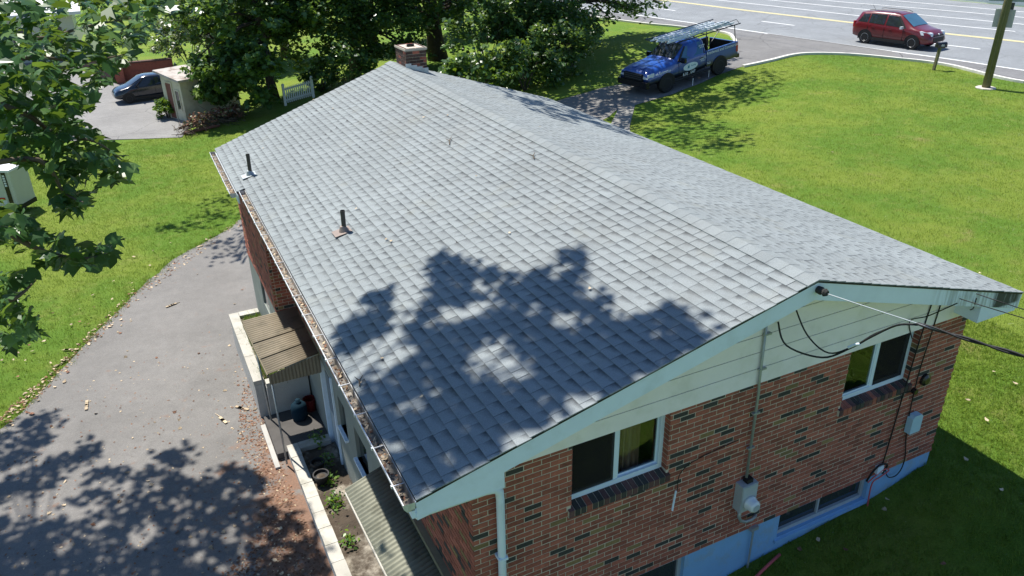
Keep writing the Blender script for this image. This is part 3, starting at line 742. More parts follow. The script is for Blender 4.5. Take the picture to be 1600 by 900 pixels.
# --- main windows
def window(o, curtain, dimmed):
    x0, x1, z0, z1_ = o; y = .095; f = .055
    t = thing('window', None, None); t.parent = house
    mb = MB(); mb.box(x0, x0+f, y, y+.07, z0, z1_); mb.box(x1-f, x1, y, y+.07, z0, z1_); mb.box(x0+f, x1-f, y, y+.07, z0, z0+f+.01); mb.box(x0+f, x1-f, y, y+.07, z1_-f, z1_)
    xm = (x0+x1)/2; mb.box(xm-.03, xm+.03, y+.008, y+.06, z0+f+.01, z1_-f)
    mb.build('window_frame', 'vinyl', t)
    a, b = ((x0+f, xm-.03), (xm+.03, x1-f))[dimmed]; mb = MB(); mb.box(a+.003, b-.003, y+.004, y+.006, z0+f+.014, z1_-f); mb.build('pane_dimmer', 'pane_dimmer', t)  # dark see-through sheet added in front of one pane to weaken its reflection
    for a, b, yy in ((x0+f, xm-.03, y+.022), (xm+.03, x1-f, y+.040)):
        mb = MB(); s = .022
        mb.box(a, a+s, yy-.006, yy+.012, z0+f+.01, z1_-f); mb.box(b-s, b, yy-.006, yy+.012, z0+f+.01, z1_-f); mb.box(a+s, b-s, yy-.006, yy+.012, z0+f+.01, z0+f+.032); mb.build('sash', 'vinyl', t)
        mb = MB(); mb.box(a+s, b-s, yy, yy+.005, z0+f+.032, z1_-f); mb.build('pane', 'house_glass', t)
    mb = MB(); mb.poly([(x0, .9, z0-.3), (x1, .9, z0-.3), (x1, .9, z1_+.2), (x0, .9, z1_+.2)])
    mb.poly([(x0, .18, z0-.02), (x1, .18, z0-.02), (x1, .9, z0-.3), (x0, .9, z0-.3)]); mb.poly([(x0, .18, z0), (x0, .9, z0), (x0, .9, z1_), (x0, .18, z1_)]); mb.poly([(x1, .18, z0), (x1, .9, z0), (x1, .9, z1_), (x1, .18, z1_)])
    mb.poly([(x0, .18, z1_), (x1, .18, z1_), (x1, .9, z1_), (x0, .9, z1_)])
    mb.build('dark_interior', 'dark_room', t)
    if curtain:
        mb = MB(); n = 26; xa, xb = curtain; pv = None
        for i in range(n+1):
            x = xa+(xb-xa)*i/n; yy = .24+.035*math.sin(i*1.35)+.012*math.sin(i*3.1)
            if pv: mb.poly([(pv[0], pv[1], z0-.01), (x, yy, z0-.01), (x, yy, z1_), (pv[0], pv[1], z1_)])
            pv = (x, yy)
        mb.build('curtain', 'curtain', t, smooth=True)
    # brick sill: row of upright bricks, sloping out
    n = 18; L = (x1+.04-(x0-.04))/n; c0 = None
    m1 = MB(); m1.hexa([(-L/2+.005, -.035, -.06), (L/2-.005, -.035, -.06), (L/2-.005, .1, -.06), (-L/2+.005, .1, -.06), (-L/2+.005, -.035, .028), (L/2-.005, -.035, .028), (L/2-.005, .1, .058), (-L/2+.005, .1, .058)])
    ms = [m1.mesh('sill_brick', k) for k in ('brick_sill', 'brick_dark', 'brick_red')]
    mb = MB(); mb.hexa([(x0-.04, -.028, 1.352), (x1+.04, -.028, 1.352), (x1+.04, .09, 1.352), (x0-.04, .09, 1.352), (x0-.04, -.028, 1.433), (x1+.04, -.028, 1.433), (x1+.04, .094, 1.462), (x0-.04, .094, 1.462)]); mb.build('sill_mortar', 'mortar', t)
    for i in range(n): link_piece('sill_brick', ms[rgb.choice((0, 0, 0, 1, 2))], t, Matrix.Translation((x0-.04+L*(i+.5), rgb.uniform(-.002, .002), 1.411)))
MT['brick_sill'] = plain('brick_sill', (.105, .055, .052), .85, .35, 22, rv=.5)
def dimmer_mat():  # half-transparent dark film, added only to dim a window pane
    t = NT('pane_dimmer'); d = t.n('ShaderNodeBsdfDiffuse'); t.setin(d.inputs[0], (.03, .028, .026)); tr = t.n('ShaderNodeBsdfTransparent'); mx = t.n('ShaderNodeMixShader')
    mx.inputs[0].default_value = .62; t.l(tr.outputs[0], mx.inputs[1]); t.l(d.outputs[0], mx.inputs[2]); t.l(mx.outputs[0], t.out.inputs[0]); return t.m
MT['pane_dimmer'] = dimmer_mat()
window(WIN[0], (1.74, 2.14), 0); window(WIN[1], None, 1)
def bwindow(o, nm, n=2):
    x0, x1, z0, z1_ = o; t = thing('basement_window', None, None); t.parent = house
    mb = MB(); mb.box(x0, x0+.05, .07, .12, z0, z1_); mb.box(x1-.05, x1, .07, .12, z0, z1_); mb.box(x0+.05, x1-.05, .06, .12, z0, z0+.06)
    for k in range(1, n): xm = x0+(x1-x0)*.47; mb.box(xm-.015, xm+.015, .07, .115, z0+.06, z1_)
    mb.build('window_frame', 'greybox', t)
    mb = MB(); mb.box(x0+.05, x1-.05, .10, .105, z0+.06, z1_); mb.build('pane', 'basement_glass', t)
MT['basement_glass'] = glass('basement_glass', (.028, .034, .04))
bwindow(BWIN[0], 'a'); bwindow(BWIN[1], 'b', 1)
mb = MB(); mb.hexa([(4.30, -.02, -.47), (6.0, -.02, -.47), (6.0, .06, -.47), (4.30, .06, -.47), (4.30, -.02, -.425), (6.0, -.02, -.425), (6.0, .06, -.40), (4.30, .06, -.40)]); mb.build('basement_sill', 'paint_wall', house)
# side door and small windows under the eave
mb = MB(); mb.box(.06, .10, 6.37, 7.13, -2.12, -.27); dr = mb.build('side_door', 'greybox', house)
for a, b in ((6.45, 6.72), (6.78, 7.05)): mb = MB(); mb.box(.052, .07, a, b, -1.3, -.45); mb.build('door_pane', 'basement_glass', dr)
for a, b in ((6.30, 6.36), (7.14, 7.20)): mb = MB(); mb.box(-.02, .08, a, b, -2.15, -.2); mb.build('door_trim', 'white_trim', house)
for o in LW:
    mb = MB(); mb.box(.07, .09, o[0], o[1], o[2], o[3]); p = mb.build('small_window', 'basement_glass', house)
    mb = MB(); mb.box(-.05, .07, o[0]-.03, o[1]+.03, o[2]-.04, o[2]); mb.build('window_sill', 'white_trim', p)
mb = MB(); mb.box(-.36, -.34, 9.9, 10.7, -.62, -.05); mb.build('small_window', 'basement_glass', house)
# --- chimney on the far end of the ridge
cx0, cx1, cy0, cy1 = 3.70, 4.20, 11.86, 12.56; ct = 4.27
mb = MB(); mb.box(cx0+.012, cx1-.012, cy0+.012, cy1-.012, 2.5, ct-.05); chim = mb.build('chimney', 'mortar', house)
k = 0; z = 3.46
while z < ct-.06:
    for sd in range(4):
        L = (cx1-cx0) if sd in (0, 2) else (cy1-cy0); n = 3 if sd in (0, 2) else 4; st = L/n; s = -st/2*(k % 2)
        while s < L-.02:
            a, b = max(s+.004, .0), min(s+st-.004, L); s += st
            if b-a < .03: continue
            j = rgb.uniform(-.002, .002); mm = MB()
            if sd == 0: mm.box(cx0+a, cx0+b, cy0+j, cy0+.05, z+.004, z+.062)
            elif sd == 2: mm.box(cx0+a, cx0+b, cy1-.05, cy1+j, z+.004, z+.062)
            elif sd == 1: mm.box(cx1-.05, cx1+j, cy0+a+.002, cy0+b-.002, z+.004, z+.062)
            else: mm.box(cx0+j, cx0+.05, cy0+a+.002, cy0+b-.002, z+.004, z+.062)
            mm.build('brick', 'brick_old' if rgb.random() < .85 else 'brick_red', chim)
    z += .068; k += 1
mb = MB()
mb.box(cx0-.015, cx1+.015, cy0-.015, cy0+.22, ct-.05, ct); mb.box(cx0-.015, cx1+.015, cy1-.22, cy1+.015, ct-.05, ct-.006); mb.box(cx0-.015, cx0+.15, cy0+.22, cy1-.22, ct-.05, ct-.003); mb.box(cx1-.15, cx1+.015, cy0+.22, cy1-.22, ct-.05, ct-.004)
mb.build('chimney_cap', 'chim_cap', chim)
mb = MB(); mb.lathe([(.08, 0), (.09, .07), (.075, .07), (.06, .0)], ((cx0+cx1)/2, (cy0+cy1)/2, ct-.03), n=14); mb.build('flue', 'black', chim)
for i in range(4):
    xa = cx0-.02+i*.135; zz = roof_z(xa+.135, cy0-.01); mb = MB(); mb.box(xa, xa+.1345, cy0-.012-.002*i, cy0-.002, zz-.03, roof_z(xa, cy0)+.09); mb.build('step_flashing', 'aluminium', chim)
# --- vent pipes
def vent(x, y, h, fl_):
    z = roof_z(x, y); t = thing('vent_pipe', None, None); t.parent = house; t.location = (x, y, z)
    mb = MB(); mb.lathe([(.035, -.05), (.035, h), (.038, h), (.038, h-.03), (.026, h-.03), (.026, h-.08), (.0, h-.08)], (x-.0, y, z), (.02, -.01, 1), 12); mb.build('pipe', 'pipe', t, smooth=False)
    sx, sy = (R0-A0).normalized(), Vector((0, 1, 0)); nn = sx.cross(sy); nn = -nn if nn.z < 0 else nn
    c = Vector((x, y, z))
    mb = MB(); P = [c-sx*.17-sy*.12+nn*.022, c+sx*.10-sy*.12+nn*.012, c+sx*.10+sy*.12+nn*.012, c-sx*.17+sy*.12+nn*.022]
    mb.prism([P[0], P[1], P[2], P[3]], nn*.004); mb.lathe([(.085, .012), (.05, .075), (.037, .10)], c, nn, 14)
    mb.build('flashing', fl_, t)
vent(.36, 5.49, .34, 'lead_dull'); vent(-.32, 9.79, .42, 'galv')
# --- gutters: open troughs full of debris
def gutter(xf, ya, yb, dz, nm, rim=True):
    g = thing('gutter', None, None); g.parent = house
    n = 10; prof = [(0, 0), (-.012, -.085), (-.085, -.085), (-.112, -.045), (-.118, .004), (-.108, .004), (-.098, -.04), (-.08, -.074), (-.018, -.074), (-.006, 0)]
    mb = MB(); rings = []
    for i in range(n+1):
        y = ya+(yb-ya)*i/n; x, z = xf(y); sag = -.012*math.sin(math.pi*i/n)+.008*math.sin(i*2.1)
        b = len(mb.v); mb.v += [(x+px, y, z+dz+pz+sag) for px, pz in prof]; rings.append(b)
    m = len(prof)
    for i in range(n):
        for k in range(m): mb.face([rings[i]+k, rings[i]+(k+1) % m, rings[i+1]+(k+1) % m, rings[i+1]+k], 0 if k < 5 or k == 9 else 1)
    mb.face([rings[0]+k for k in (0, 1, 2, 3, 4)]); mb.face([rings[-1]+k for k in (4, 3, 2, 1, 0)])
    mb.build('trough', ['aluminium', 'gutter_inside'], g)
    L = yb-ya
    k = 0; y = ya+.3
    while y < yb-.1:
        x, z = xf(y); mb = MB(); mb.box(x-.114, x+.0, y-.004, y+.004, z+dz-.010, z+dz-.002); mb.box(x-.132, x-.118, y-.012, y+.012, z+dz-.022, z+dz+.006); mb.build('gutter_hanger', 'aluminium', g); y += .62
    mb = MB(); N = int(L*62)
    for i in range(N):
        y = random.uniform(ya+.05, yb-.02); dens = .5+.5*math.sin(y*2.3+1)*math.sin(y*.9+2)
        if random.random() > .35+.6*dens: continue
        x, z = xf(y); c = Vector((x-random.uniform(.02, .095), y, z+dz-.07+random.uniform(0, .055)*(.4+dens)))
        a = Vector((random.uniform(-1, 1), random.uniform(-1, 1), random.uniform(-.5, .5))).normalized(); b = a.cross(Vector((random.uniform(-.5, .5), random.uniform(-.5, .5), 1))).normalized()
        s, q = random.uniform(.012, .038), random.uniform(.006, .02)
        mb.poly([c-a*s, c+b*q, c+a*s, c-b*q], random.choice((0, 1, 1, 1, 2)), random.random())
    mb.build('leaf_debris', ['litter', 'dry_leaf', 'brown_leaf'], g, kind='stuff')
gutter(lambda y: (xe(y), roof_z(xe(y), y)), -.34, 9.22, -.035, 'a')
gutter(lambda y: (xe(y)-.158, roof_z(xe(y)-.158, y)), 9.32, YF+.27, -.035, 'b')
mb = MB()
for i in range(6):
    y0, y1_ = -.34+i*2.14, -.34+(i+1)*2.14
    P = []
    for y in (y0, y1_):
        e = E0.lerp(E1, vy(y)); P.append(e)
    a, b = P; mb.hexa([a+Vector((.005, 0, -.12)), b+Vector((.005, 0, -.12)), b+Vector((.03, 0, -.11)), a+Vector((.03, 0, -.11)), a+Vector((.005, 0, -.03)), b+Vector((.005, 0, -.03)), b+Vector((.04, 0, -.034)), a+Vector((.04, 0, -.034))])
mb.build('gutter', 'white_trim', house)
# --- downpipe at the near corner
mb = MB(); mb.tube([(-.66, -.30, 2.44), (-.63, -.30, 2.36), (-.50, -.20, 2.28), (.12, -.10, 2.18), (.22, -.085, 2.15), (.275, -.075, 2.09), (.285, -.07, 1.98), (.285, -.07, -1.6)], [.045, .045, .045, .043, .045, .045, .043, .043], 10)
dp = mb.build('downpipe', 'white_trim', house, smooth=True)
mb = MB(); mb.box(-.70, -.60, -.34, -.24, 2.37, 2.47); mb.build('outlet', 'white_trim', dp)
for z in (1.2, .1): mb = MB(); mb.box(.235, .335, -.118, .0, z, z+.03); mb.build('strap', 'white_trim', dp)
# --- meter, conduit, phone box, bell, cables
cdt = thing('meter_conduit', None, None); cdt.parent = house
mb = MB(); mb.tube([(3.53, -.05, 3.18), (3.55, -.05, 2.33), (3.57, -.045, 2.2), (3.575, -.045, .93)], .017, 8); mb.build('conduit_pipe', 'galv', cdt, smooth=True)
for z in (2.95, 2.5, 1.9, 1.4): mb = MB(); mb.box(3.52, 3.62, -.068, -.03, z, z+.02); mb.build('strap', 'galv', cdt)
mt_ = thing('electric_meter', None, None); mt_.parent = house
mb = MB(); mb.box(3.46, 3.70, -.13, .0, .50, .90); mb.box(3.47, 3.69, -.138, -.13, .51, .89); mb.build('meter_box', 'greybox', mt_)
mb = MB(); mb.lathe([(.095, 0), (.095, .035), (.082, .04), (.082, .10), (.06, .125), (.0, .13)], (3.585, -.138, .64), (0, -1, 0), 20); mb.build('meter_glass', 'clear_lamp', mt_, smooth=True)
mb = MB(); mb.lathe([(.05, 0), (.0, .002)], (3.585, -.27, .64), (0, -1, 0), 16); mb.build('meter_face', 'greybox', mt_)
mb = MB(); mb.box(3.55, 3.64, -.10, -.02, .90, .96); mb.build('meter_hub', 'black', mt_)
mb = MB(); mb.tube([(3.50, -.08, .50), (3.50, -.09, .40), (3.54, -.09, .32), (3.62, -.09, .27), (3.75, -.07, .235), (3.86, -.02, .22)], .022, 8); mb.build('meter_elbow', 'galv', mt_, smooth=True)
mb = MB(); mb.tube([(3.85, -.03, -.0), (3.85, -.03, -.69)], .014, 6); mb.box(3.80, 3.92, -.05, .0, -.02, .03); mb.build('ground_rod_pipe', 'galv', house)
mb = MB(); mb.prism([(6.44, -.01, .62), (6.64, -.01, .62), (6.64, -.01, .87), (6.60, -.01, .91), (6.48, -.01, .91), (6.44, -.01, .87)], (0, -.09, 0)); mb.build('phone_box', 'bluebox', house)
mb = MB(); mb.lathe([(.085, 0), (.085, .04), (.05, .06), (.0, .06)], (6.60, 0, 1.42), (0, -1, 0), 16); mb.lathe([(.04, 0), (.04, .06), (.0, .06)], (6.42, 0, 1.30), (0, -1, 0), 12); mb.build('alarm_bell', 'black_gloss', house)
mb = MB(); mb.box(6.02, 6.14, -.05, .0, .06, .18); mb.build('cable_box', 'vinyl', house)
def cable(pts, r, mat, parent=house, name='cable', n=6): mb = MB(); mb.tube(smooth3(pts, 6), r, n); return mb.build(name, mat, parent, smooth=True)
def smooth3(pts, n=6):
    P = [Vector(p) for p in pts]; out = []
    for i in range(len(P)-1):
        p0, p1, p2, p3 = P[max(i-1, 0)], P[i], P[i+1], P[min(i+2, len(P)-1)]
        for k in range(n):
            t = k/n; out.append(.5*((2*p1)+(p2-p0)*t+(2*p0-5*p1+4*p2-p3)*t*t+(3*p1-p0-3*p2+p3)*t**3))
    return out+[P[-1]]
cable([(6.32, -.04, 2.75), (6.28, -.03, 2.3), (6.22, -.02, 1.4), (6.15, -.02, .3), (6.1, -.02, .1)], .009, 'black')
cable([(6.50, -.04, 2.7), (6.47, -.03, 2.2), (6.43, -.02, 1.5), (6.47, -.02, .7), (6.6, -.02, .1), (6.5, -.04, -.12), (6.3, -.04, -.1), (6.2, -.03, .1)], .008, 'black')
cable([(6.0, -.02, 1.38), (6.1, -.02, 1.34), (6.42, -.02, 1.30)], .006, 'black')
cable([(5.9, -.03, -.05), (6.0, -.04, .02), (6.15, -.05, .1), (6.25, -.06, .05), (6.1, -.05, -.02), (5.98, -.04, -.1), (5.97, -.06, -.5)], .010, 'red_line')
cable([(5.85, -.04, .0), (5.9, -.06, .15), (6.05, -.05, .22), (6.2, -.05, .16), (6.15, -.04, .02)], .014, 'black')
cable([(2.55, -.02, 1.15), (2.56, -.03, 1.4), (2.8, -.015, 1.5), (3.4, -.012, 1.56)], .005, 'black')
mb = MB(); mb.tube([(2.52, -.03, 1.16), (2.47, -.06, .95), (2.46, -.07, .92)], .012, 6); mb.build('faucet_pipe', 'vinyl', house)
ins = MB(); ins.lathe([(.04, 0), (.045, .05), (.03, .07), (.045, .09), (.03, .12), (0, .12)], (3.87, -.355, 3.57), (0.1, -1, 0), 12); ins.build('insulator', 'brick_dark', house)
cable([(3.7, -.05, 3.08), (3.72, -.2, 2.85), (4.05, -.42, 2.72), (4.22, -.62, 2.90), (4.20, -.85, 3.16), (4.20, -1.1, 3.42), (4.22, -1.30, 3.52)], .011, 'black')
cable([(3.9, -.05, 3.25), (3.95, -.25, 2.95), (4.1, -.45, 2.78), (4.24, -.64, 2.93), (4.22, -.86, 3.19), (4.21, -1.12, 3.44)], .009, 'black')
cable([(4.20, -.6, 2.9), (4.22, -.66, 2.96), (4.22, -.72, 3.0)], .016, 'vinyl')
cable([(6.20, -.42, 2.86), (6.05, -.2, 2.62), (5.95, -.05, 2.5), (6.1, -.03, 2.2)], .007, 'black')
cable([(6.55, -.42, 2.84), (6.75, -.3, 2.6), (6.85, -.2, 2.5)], .007, 'black')
# service cables swing away to a pole outside the picture
sc = thing('service_cable', 'twisted overhead power cable running from the gable peak out to the right', 'cable', (3.88, -.48, 3.57))
P0, P1 = Vector((3.88, -.48, 3.57)), Vector((9.5, -14, 5.6))
def cat(t, sg): p = P0.lerp(P1, t); p.z -= sg*4*t*(1-t); return p
pts = [cat(i/60, .71) for i in range(61)]
mb = MB(); mb.tube(pts[:6], .0055, 6); mb.build('bare_wire', 'greybox', sc, smooth=True)
for ph in (0, math.pi):
    q = []
    for i in range(240):
        t = .06+(1-.06)*i/239; p = cat(t, .71); a = i*.55+ph; q.append(p+Vector((.011*math.cos(a), 0, .011*math.sin(a))))
    mb = MB(); mb.tube(q, .011, 5); mb.build('insulated_wire', 'black', sc, smooth=True)
t2 = thing('telephone_cable', 'pair of thin dark cables leaving the stained board at the right gable corner', 'cable', (6.25, -.42, 2.9))
for dx in (0, .3):
    a, b = Vector((6.25+dx, -.40, 2.90-.02*dx)), Vector((12, -12, 5.0-dx)); q = []
    for i in range(40): t = i/39; p = a.lerp(b, t); p.z -= 1.35*4*t*(1-t)*.6; q.append(p)
    mb = MB(); mb.tube(q, .006, 5); mb.build('cable_strand', 'black', t2, smooth=True)

# ------------------------------------------------------------------ planters, porch, canopies
def wall_run(name, label, x0, x1, y0, y1, zb, zc, capw, caph, cl, ends=()):
    t = thing(name, label, 'wall', ((x0+x1)/2, (y0+y1)/2, zb), 0, 'concrete block planter walls')
    mb = MB(); mb.box(x0+.012, x1-.012, y0, y1, zb-.3, zc-caph); mb.build('wall_body', 'concrete', t)
    n = max(1, int(round((y1-y0)/cl))); st = (y1-y0)/n
    for i in range(n):
        j = random.uniform(-.006, .006); m1 = MB(); a = random.uniform(0, .004)
        m1.box(x0+j, x1+j, y0+i*st+.005, y0+(i+1)*st-.005, zc-caph, zc+a); m1.build('cap_block', 'cap_block', t)
    for (ex0, ex1, ey0, ey1) in ends:
        mb = MB(); mb.box(ex0, ex1, ey0, ey1, zb-.3, zc-caph); mb.build('end_wall', 'concrete', t)
        n = max(1, int(round((ex1-ex0)/.4)))
        for i in range(n):
            a, b = ex0+(ex1-ex0)*i/n, ex0+(ex1-ex0)*(i+1)/n
            m1 = MB(); m1.box(a+.004, b-.004, ey0, ey1, zc-caph, zc+random.uniform(0, .004)); m1.build('cap_block', 'cap_block', t)
    return t
wall_run('planter_wall', 'tall pale planter wall beside the brick projection, past the porch', -1.07, -.86, 8.83, 12.1, -2.3, -1.40, .21, .10, 1.1, ((-.855, -.40, 11.88, 12.1), (-.855, -.02, 8.63, 8.825)))
wall_run('planter_wall', 'low block planter wall with square caps below the eave', -.83, -.62, .6, 7.25, -2.3, -2.0, .21, .09, .41, ((-.615, -.02, 7.04, 7.25),))
mb = MB(); n = 14
def bed(x0, x1, y0, y1, z, amp, name, mat='soil'):
    nx, ny = max(2, int((x1-x0)/.08)), max(2, int((y1-y0)/.08)); mb = MB(); g = []
    for i in range(nx+1):
        for j in range(ny+1): mb.v.append((x0+(x1-x0)*i/nx, y0+(y1-y0)*j/ny, z+random.uniform(-amp, amp)))
    for i in range(nx):
        for j in range(ny): a = i*(ny+1)+j; mb.face([a, a+ny+1, a+ny+2, a+1])
    o = mb.build(name, mat, None, smooth=True); put(o, kind='structure'); return o
put(bed(-.615, .02, .5, 7.03, -2.09, .015, 'soil_bed'), 'dry gravelly soil strip inside the low planter')
put(bed(-.855, -.39, 9.0, 11.87, -1.47, .02, 'soil_bed'), 'grassy soil inside the tall planter')
mb = MB(); mb.box(-1.02, .02, 7.26, 8.62, -2.6, -2.14); put(mb.build('porch_floor', 'slab', None), 'dark concrete floor of the porch', kind='structure')
mb = MB(); mb.box(-1.12, -1.03, 7.0, 8.5, -2.6, -2.24); put(mb.build('paving_edge', 'concrete', None), 'pale kerb strip in front of the porch floor', kind='structure')
def corrug(p00, p10, p11, p01, n, amp, th=.004):
    # sheet with ridges running p00->p10 (down the slope); n ridges across p00->p01
    p00, p10, p11, p01 = map(Vector, (p00, p10, p11, p01)); mb = MB(); m = n*6
    for i in range(m+1):
        t = i/m; h = Vector((0, 0, amp*math.cos(2*math.pi*n*t)))
        a, b = p00.lerp(p01, t)+h, p10.lerp(p11, t)+h
        mb.v += [tuple(a), tuple(b), tuple(a-Vector((0, 0, th))), tuple(b-Vector((0, 0, th)))]
    for i in range(m):
        q = i*4; mb.face([q, q+1, q+5, q+4], 0, .3); mb.face([q+2, q+6, q+7, q+3], 0, .3); mb.face([q+1, q+3, q+7, q+5], 0, .3); mb.face([q, q+4, q+6, q+2], 0, .3)
    mb.face([0, 2, 3, 1], 0, .3); q = m*4; mb.face([q, q+1, q+3, q+2], 0, .3)
    return mb
pc = thing('porch_canopy', 'weathered tan corrugated canopy on two thin posts over the porch', 'canopy', (-.5, 7.9, -2.2))
wz = lambda y: -.03+.06*(y-7)/1.8; lz = lambda y: -.205+.19*(y-7)/1.8
ys = [6.98, 7.50, 8.02, 8.80]
for i in range(3):
    a, b = ys[i]-(.03 if i else 0), ys[i+1]; up_ = .012*i
    xl = lambda y: -.955-.11*(y-7)/1.8
    corrug((-.02, a, wz(a)+up_), (xl(a), a, lz(a)+up_), (xl(b), b, lz(b)+up_), (-.02, b, wz(b)+up_), int(round((b-a)/.066)), .013).build('corrugated_panel', 'corrug', pc, smooth=True)
mb = MB(); m = 60
for i in range(m+1):
    t = i/m; x = -.95+.93*t; y = 6.97+.009*math.cos(2*math.pi*15*t); zt_ = lz(7)+(wz(7)-lz(7))*t-.012
    mb.v += [(x, y, zt_), (x, y, -.42-.01*t+.006*math.sin(t*90))]
for i in range(m): q = i*2; mb.face([q, q+1, q+3, q+2], 0, .5)
mb.build('end_panel', 'corrug', pc, smooth=True)
mb = MB(); mb.bar((-.95, 7.0, -.25), (-1.05, 8.78, -.06), .04, .07); mb.build('edge_beam', 'wood', pc)
for i, (y, zb) in enumerate(((7.02, -2.24), (8.45, -2.25))): mb = MB(); mb.tube([(-.90, y, zb), (-.91-.04*i, y, -.26+.12*i)], .018, 8); mb.build('post', 'galv', pc, smooth=True)
lc = thing('stair_canopy', 'long low greenish corrugated canopy over the basement stairwell beside the house wall', 'canopy', (-.3, 1.5, .1))
corrug((-.03, .2, .30), (-.575, .2, .10), (-.63, 3.04, .08), (-.03, 3.04, .30), 38, .012).build('corrugated_panel', 'corrug_green', lc, smooth=True)
mb = MB(); mb.box(-.085, -.001, .2, 2.3, .30, .37); mb.build('ledger_board', 'wood', lc)
mb = MB(); mb.bar((-.575, .2, .075), (-.625, 3.0, .05), .04, .03); mb.build('edge_strip', 'cap_block', lc)
for y in (.4,): mb = MB(); mb.tube([(-.56, y, -2.1), (-.56, y, .06)], .02, 6); mb.build('post', 'galv', lc)
# things on the porch and in the planters
mb = MB(); mb.lathe([(.0, 0), (.13, .0), (.16, .05), (.165, .25), (.15, .33), (.10, .38), (.045, .40), (.05, .46), (.0, .46)], (-.36, 8.22, -2.14), n=18)
top('propane_tank', mb, 'blue_tank', 'round blue gas tank standing under the tan porch canopy', 'gas tank', smooth=True)
mb = MB(); mb.lathe([(.10, 0), (.125, .26), (.135, .26), (.135, .28), (.115, .28), (.10, .05), (.0, .05)], (-.10, 8.42, -2.14), n=16); top('bucket', mb, 'red_plastic', 'red plastic bucket beside the blue tank on the porch', 'bucket')
for (x, y, l, r) in ((-.44, 6.35, 'round dark flower pot standing nearer the porch in the low planter', .12), (-.47, 5.98, 'round dark flower pot tipped behind the sunny weeds in the low planter', .135)):
    t = thing('flower_pot', l, 'flower pot', (x, y, -2.1), 0, 'dark pots in the planter')
    mb = MB(); mb.lathe([(r*.7, 0), (r, .2), (r+.012, .2), (r+.012, .225), (r-.012, .225), (r-.025, .17)], (x, y, -2.1), n=18); mb.build('pot', 'black', t)
    mb = MB(); mb.lathe([(r-.02, 0.16), (.0, .19)], (x, y, -2.1), n=14); mb.build('potting_soil', 'soil', t)
mb = MB(); q = []
for i in range(120): a = i*.19; r = .13+.025*math.sin(i*.37)+i*.0002; q.append((-.68+r*math.cos(a), 10.45+r*1.15*math.sin(a), -1.43+.02*(i % 33)/33))
mb.tube(q, .014, 6); top('garden_hose', mb, 'hose', 'pale coiled garden hose lying on grass in the tall planter', 'hose', smooth=True)

# ------------------------------------------------------------------ foliage tools
def leaves(name, C, size, mats, parent, tmpl, up_bias=1.0, kind='stuff', label=None, midx=None, droop=0.):
    C = np.asarray(C, float); N = len(C); T = np.array(tmpl, float); k = len(T)
    n = rng.normal(size=(N, 3)); n /= np.linalg.norm(n, axis=1)[:, None]; n[:, 2] = np.abs(n[:, 2]); n += np.array([0, 0, up_bias]); n /= np.linalg.norm(n, axis=1)[:, None]
    a = rng.normal(size=(N, 3)); a[:, 2] -= droop; a -= n*(a*n).sum(1)[:, None]; a /= np.linalg.norm(a, axis=1)[:, None]; b = np.cross(n, a)
    s = (np.asarray(size)*np.ones(N))[:, None, None]
    V = C[:, None, :]+s*(T[None, :, 0, None]*a[:, None, :]+T[None, :, 1, None]*b[:, None, :]+T[None, :, 2, None]*n[:, None, :])
    off = np.array(origin(parent)) if parent is not None else np.zeros(3)
    V = (V-off).reshape(-1, 3).astype(np.float32)
    m = bpy.data.meshes.new(name); m.vertices.add(N*k); m.vertices.foreach_set('co', V.ravel())
    m.loops.add(N*k); m.loops.foreach_set('vertex_index', np.arange(N*k, dtype=np.int32))
    m.polygons.add(N); m.polygons.foreach_set('loop_start', np.arange(0, N*k, k, dtype=np.int32))
    for q in mats: m.materials.append(MT[q])
    if len(mats) > 1:
        m.polygons.foreach_set('material_index', (rng.integers(0, len(mats), N) if midx is None else midx).astype(np.int32))
    at = m.attributes.new('rnd', 'FLOAT', 'FACE'); at.data.foreach_set('value', rng.random(N).astype(np.float32))
    m.update(calc_edges=True)
    o = bpy.data.objects.new(name, m); COL.objects.link(o)
    if parent is not None: o.parent = parent
    return put(o, label, None, None, kind)
LEAF6 = [(-.5, 0, 0), (-.15, .32, .06), (.2, .22, .04), (.55, 0, -.05), (.2, -.22, .04), (-.15, -.32, .06)]
MAPLE = [(-.48, 0, -.02), (-.40, .24, .05), (-.24, .50, .02), (-.07, .27, .10), (.19, .45, .02), (.16, .18, .06), (.58, 0, -.16), (.16, -.18, .06), (.24, -.42, -.02), (-.05, -.28, .10), (-.20, -.48, .0), (-.42, -.26, .05)]
def clump_pts(c, r, n, flat=.6):
    d = rng.normal(size=(n, 3)); d /= np.linalg.norm(d, axis=1)[:, None]; rr = rng.random(n)**.45
    return np.asarray(c)+d*rr[:, None]*np.array([r, r, r*flat])
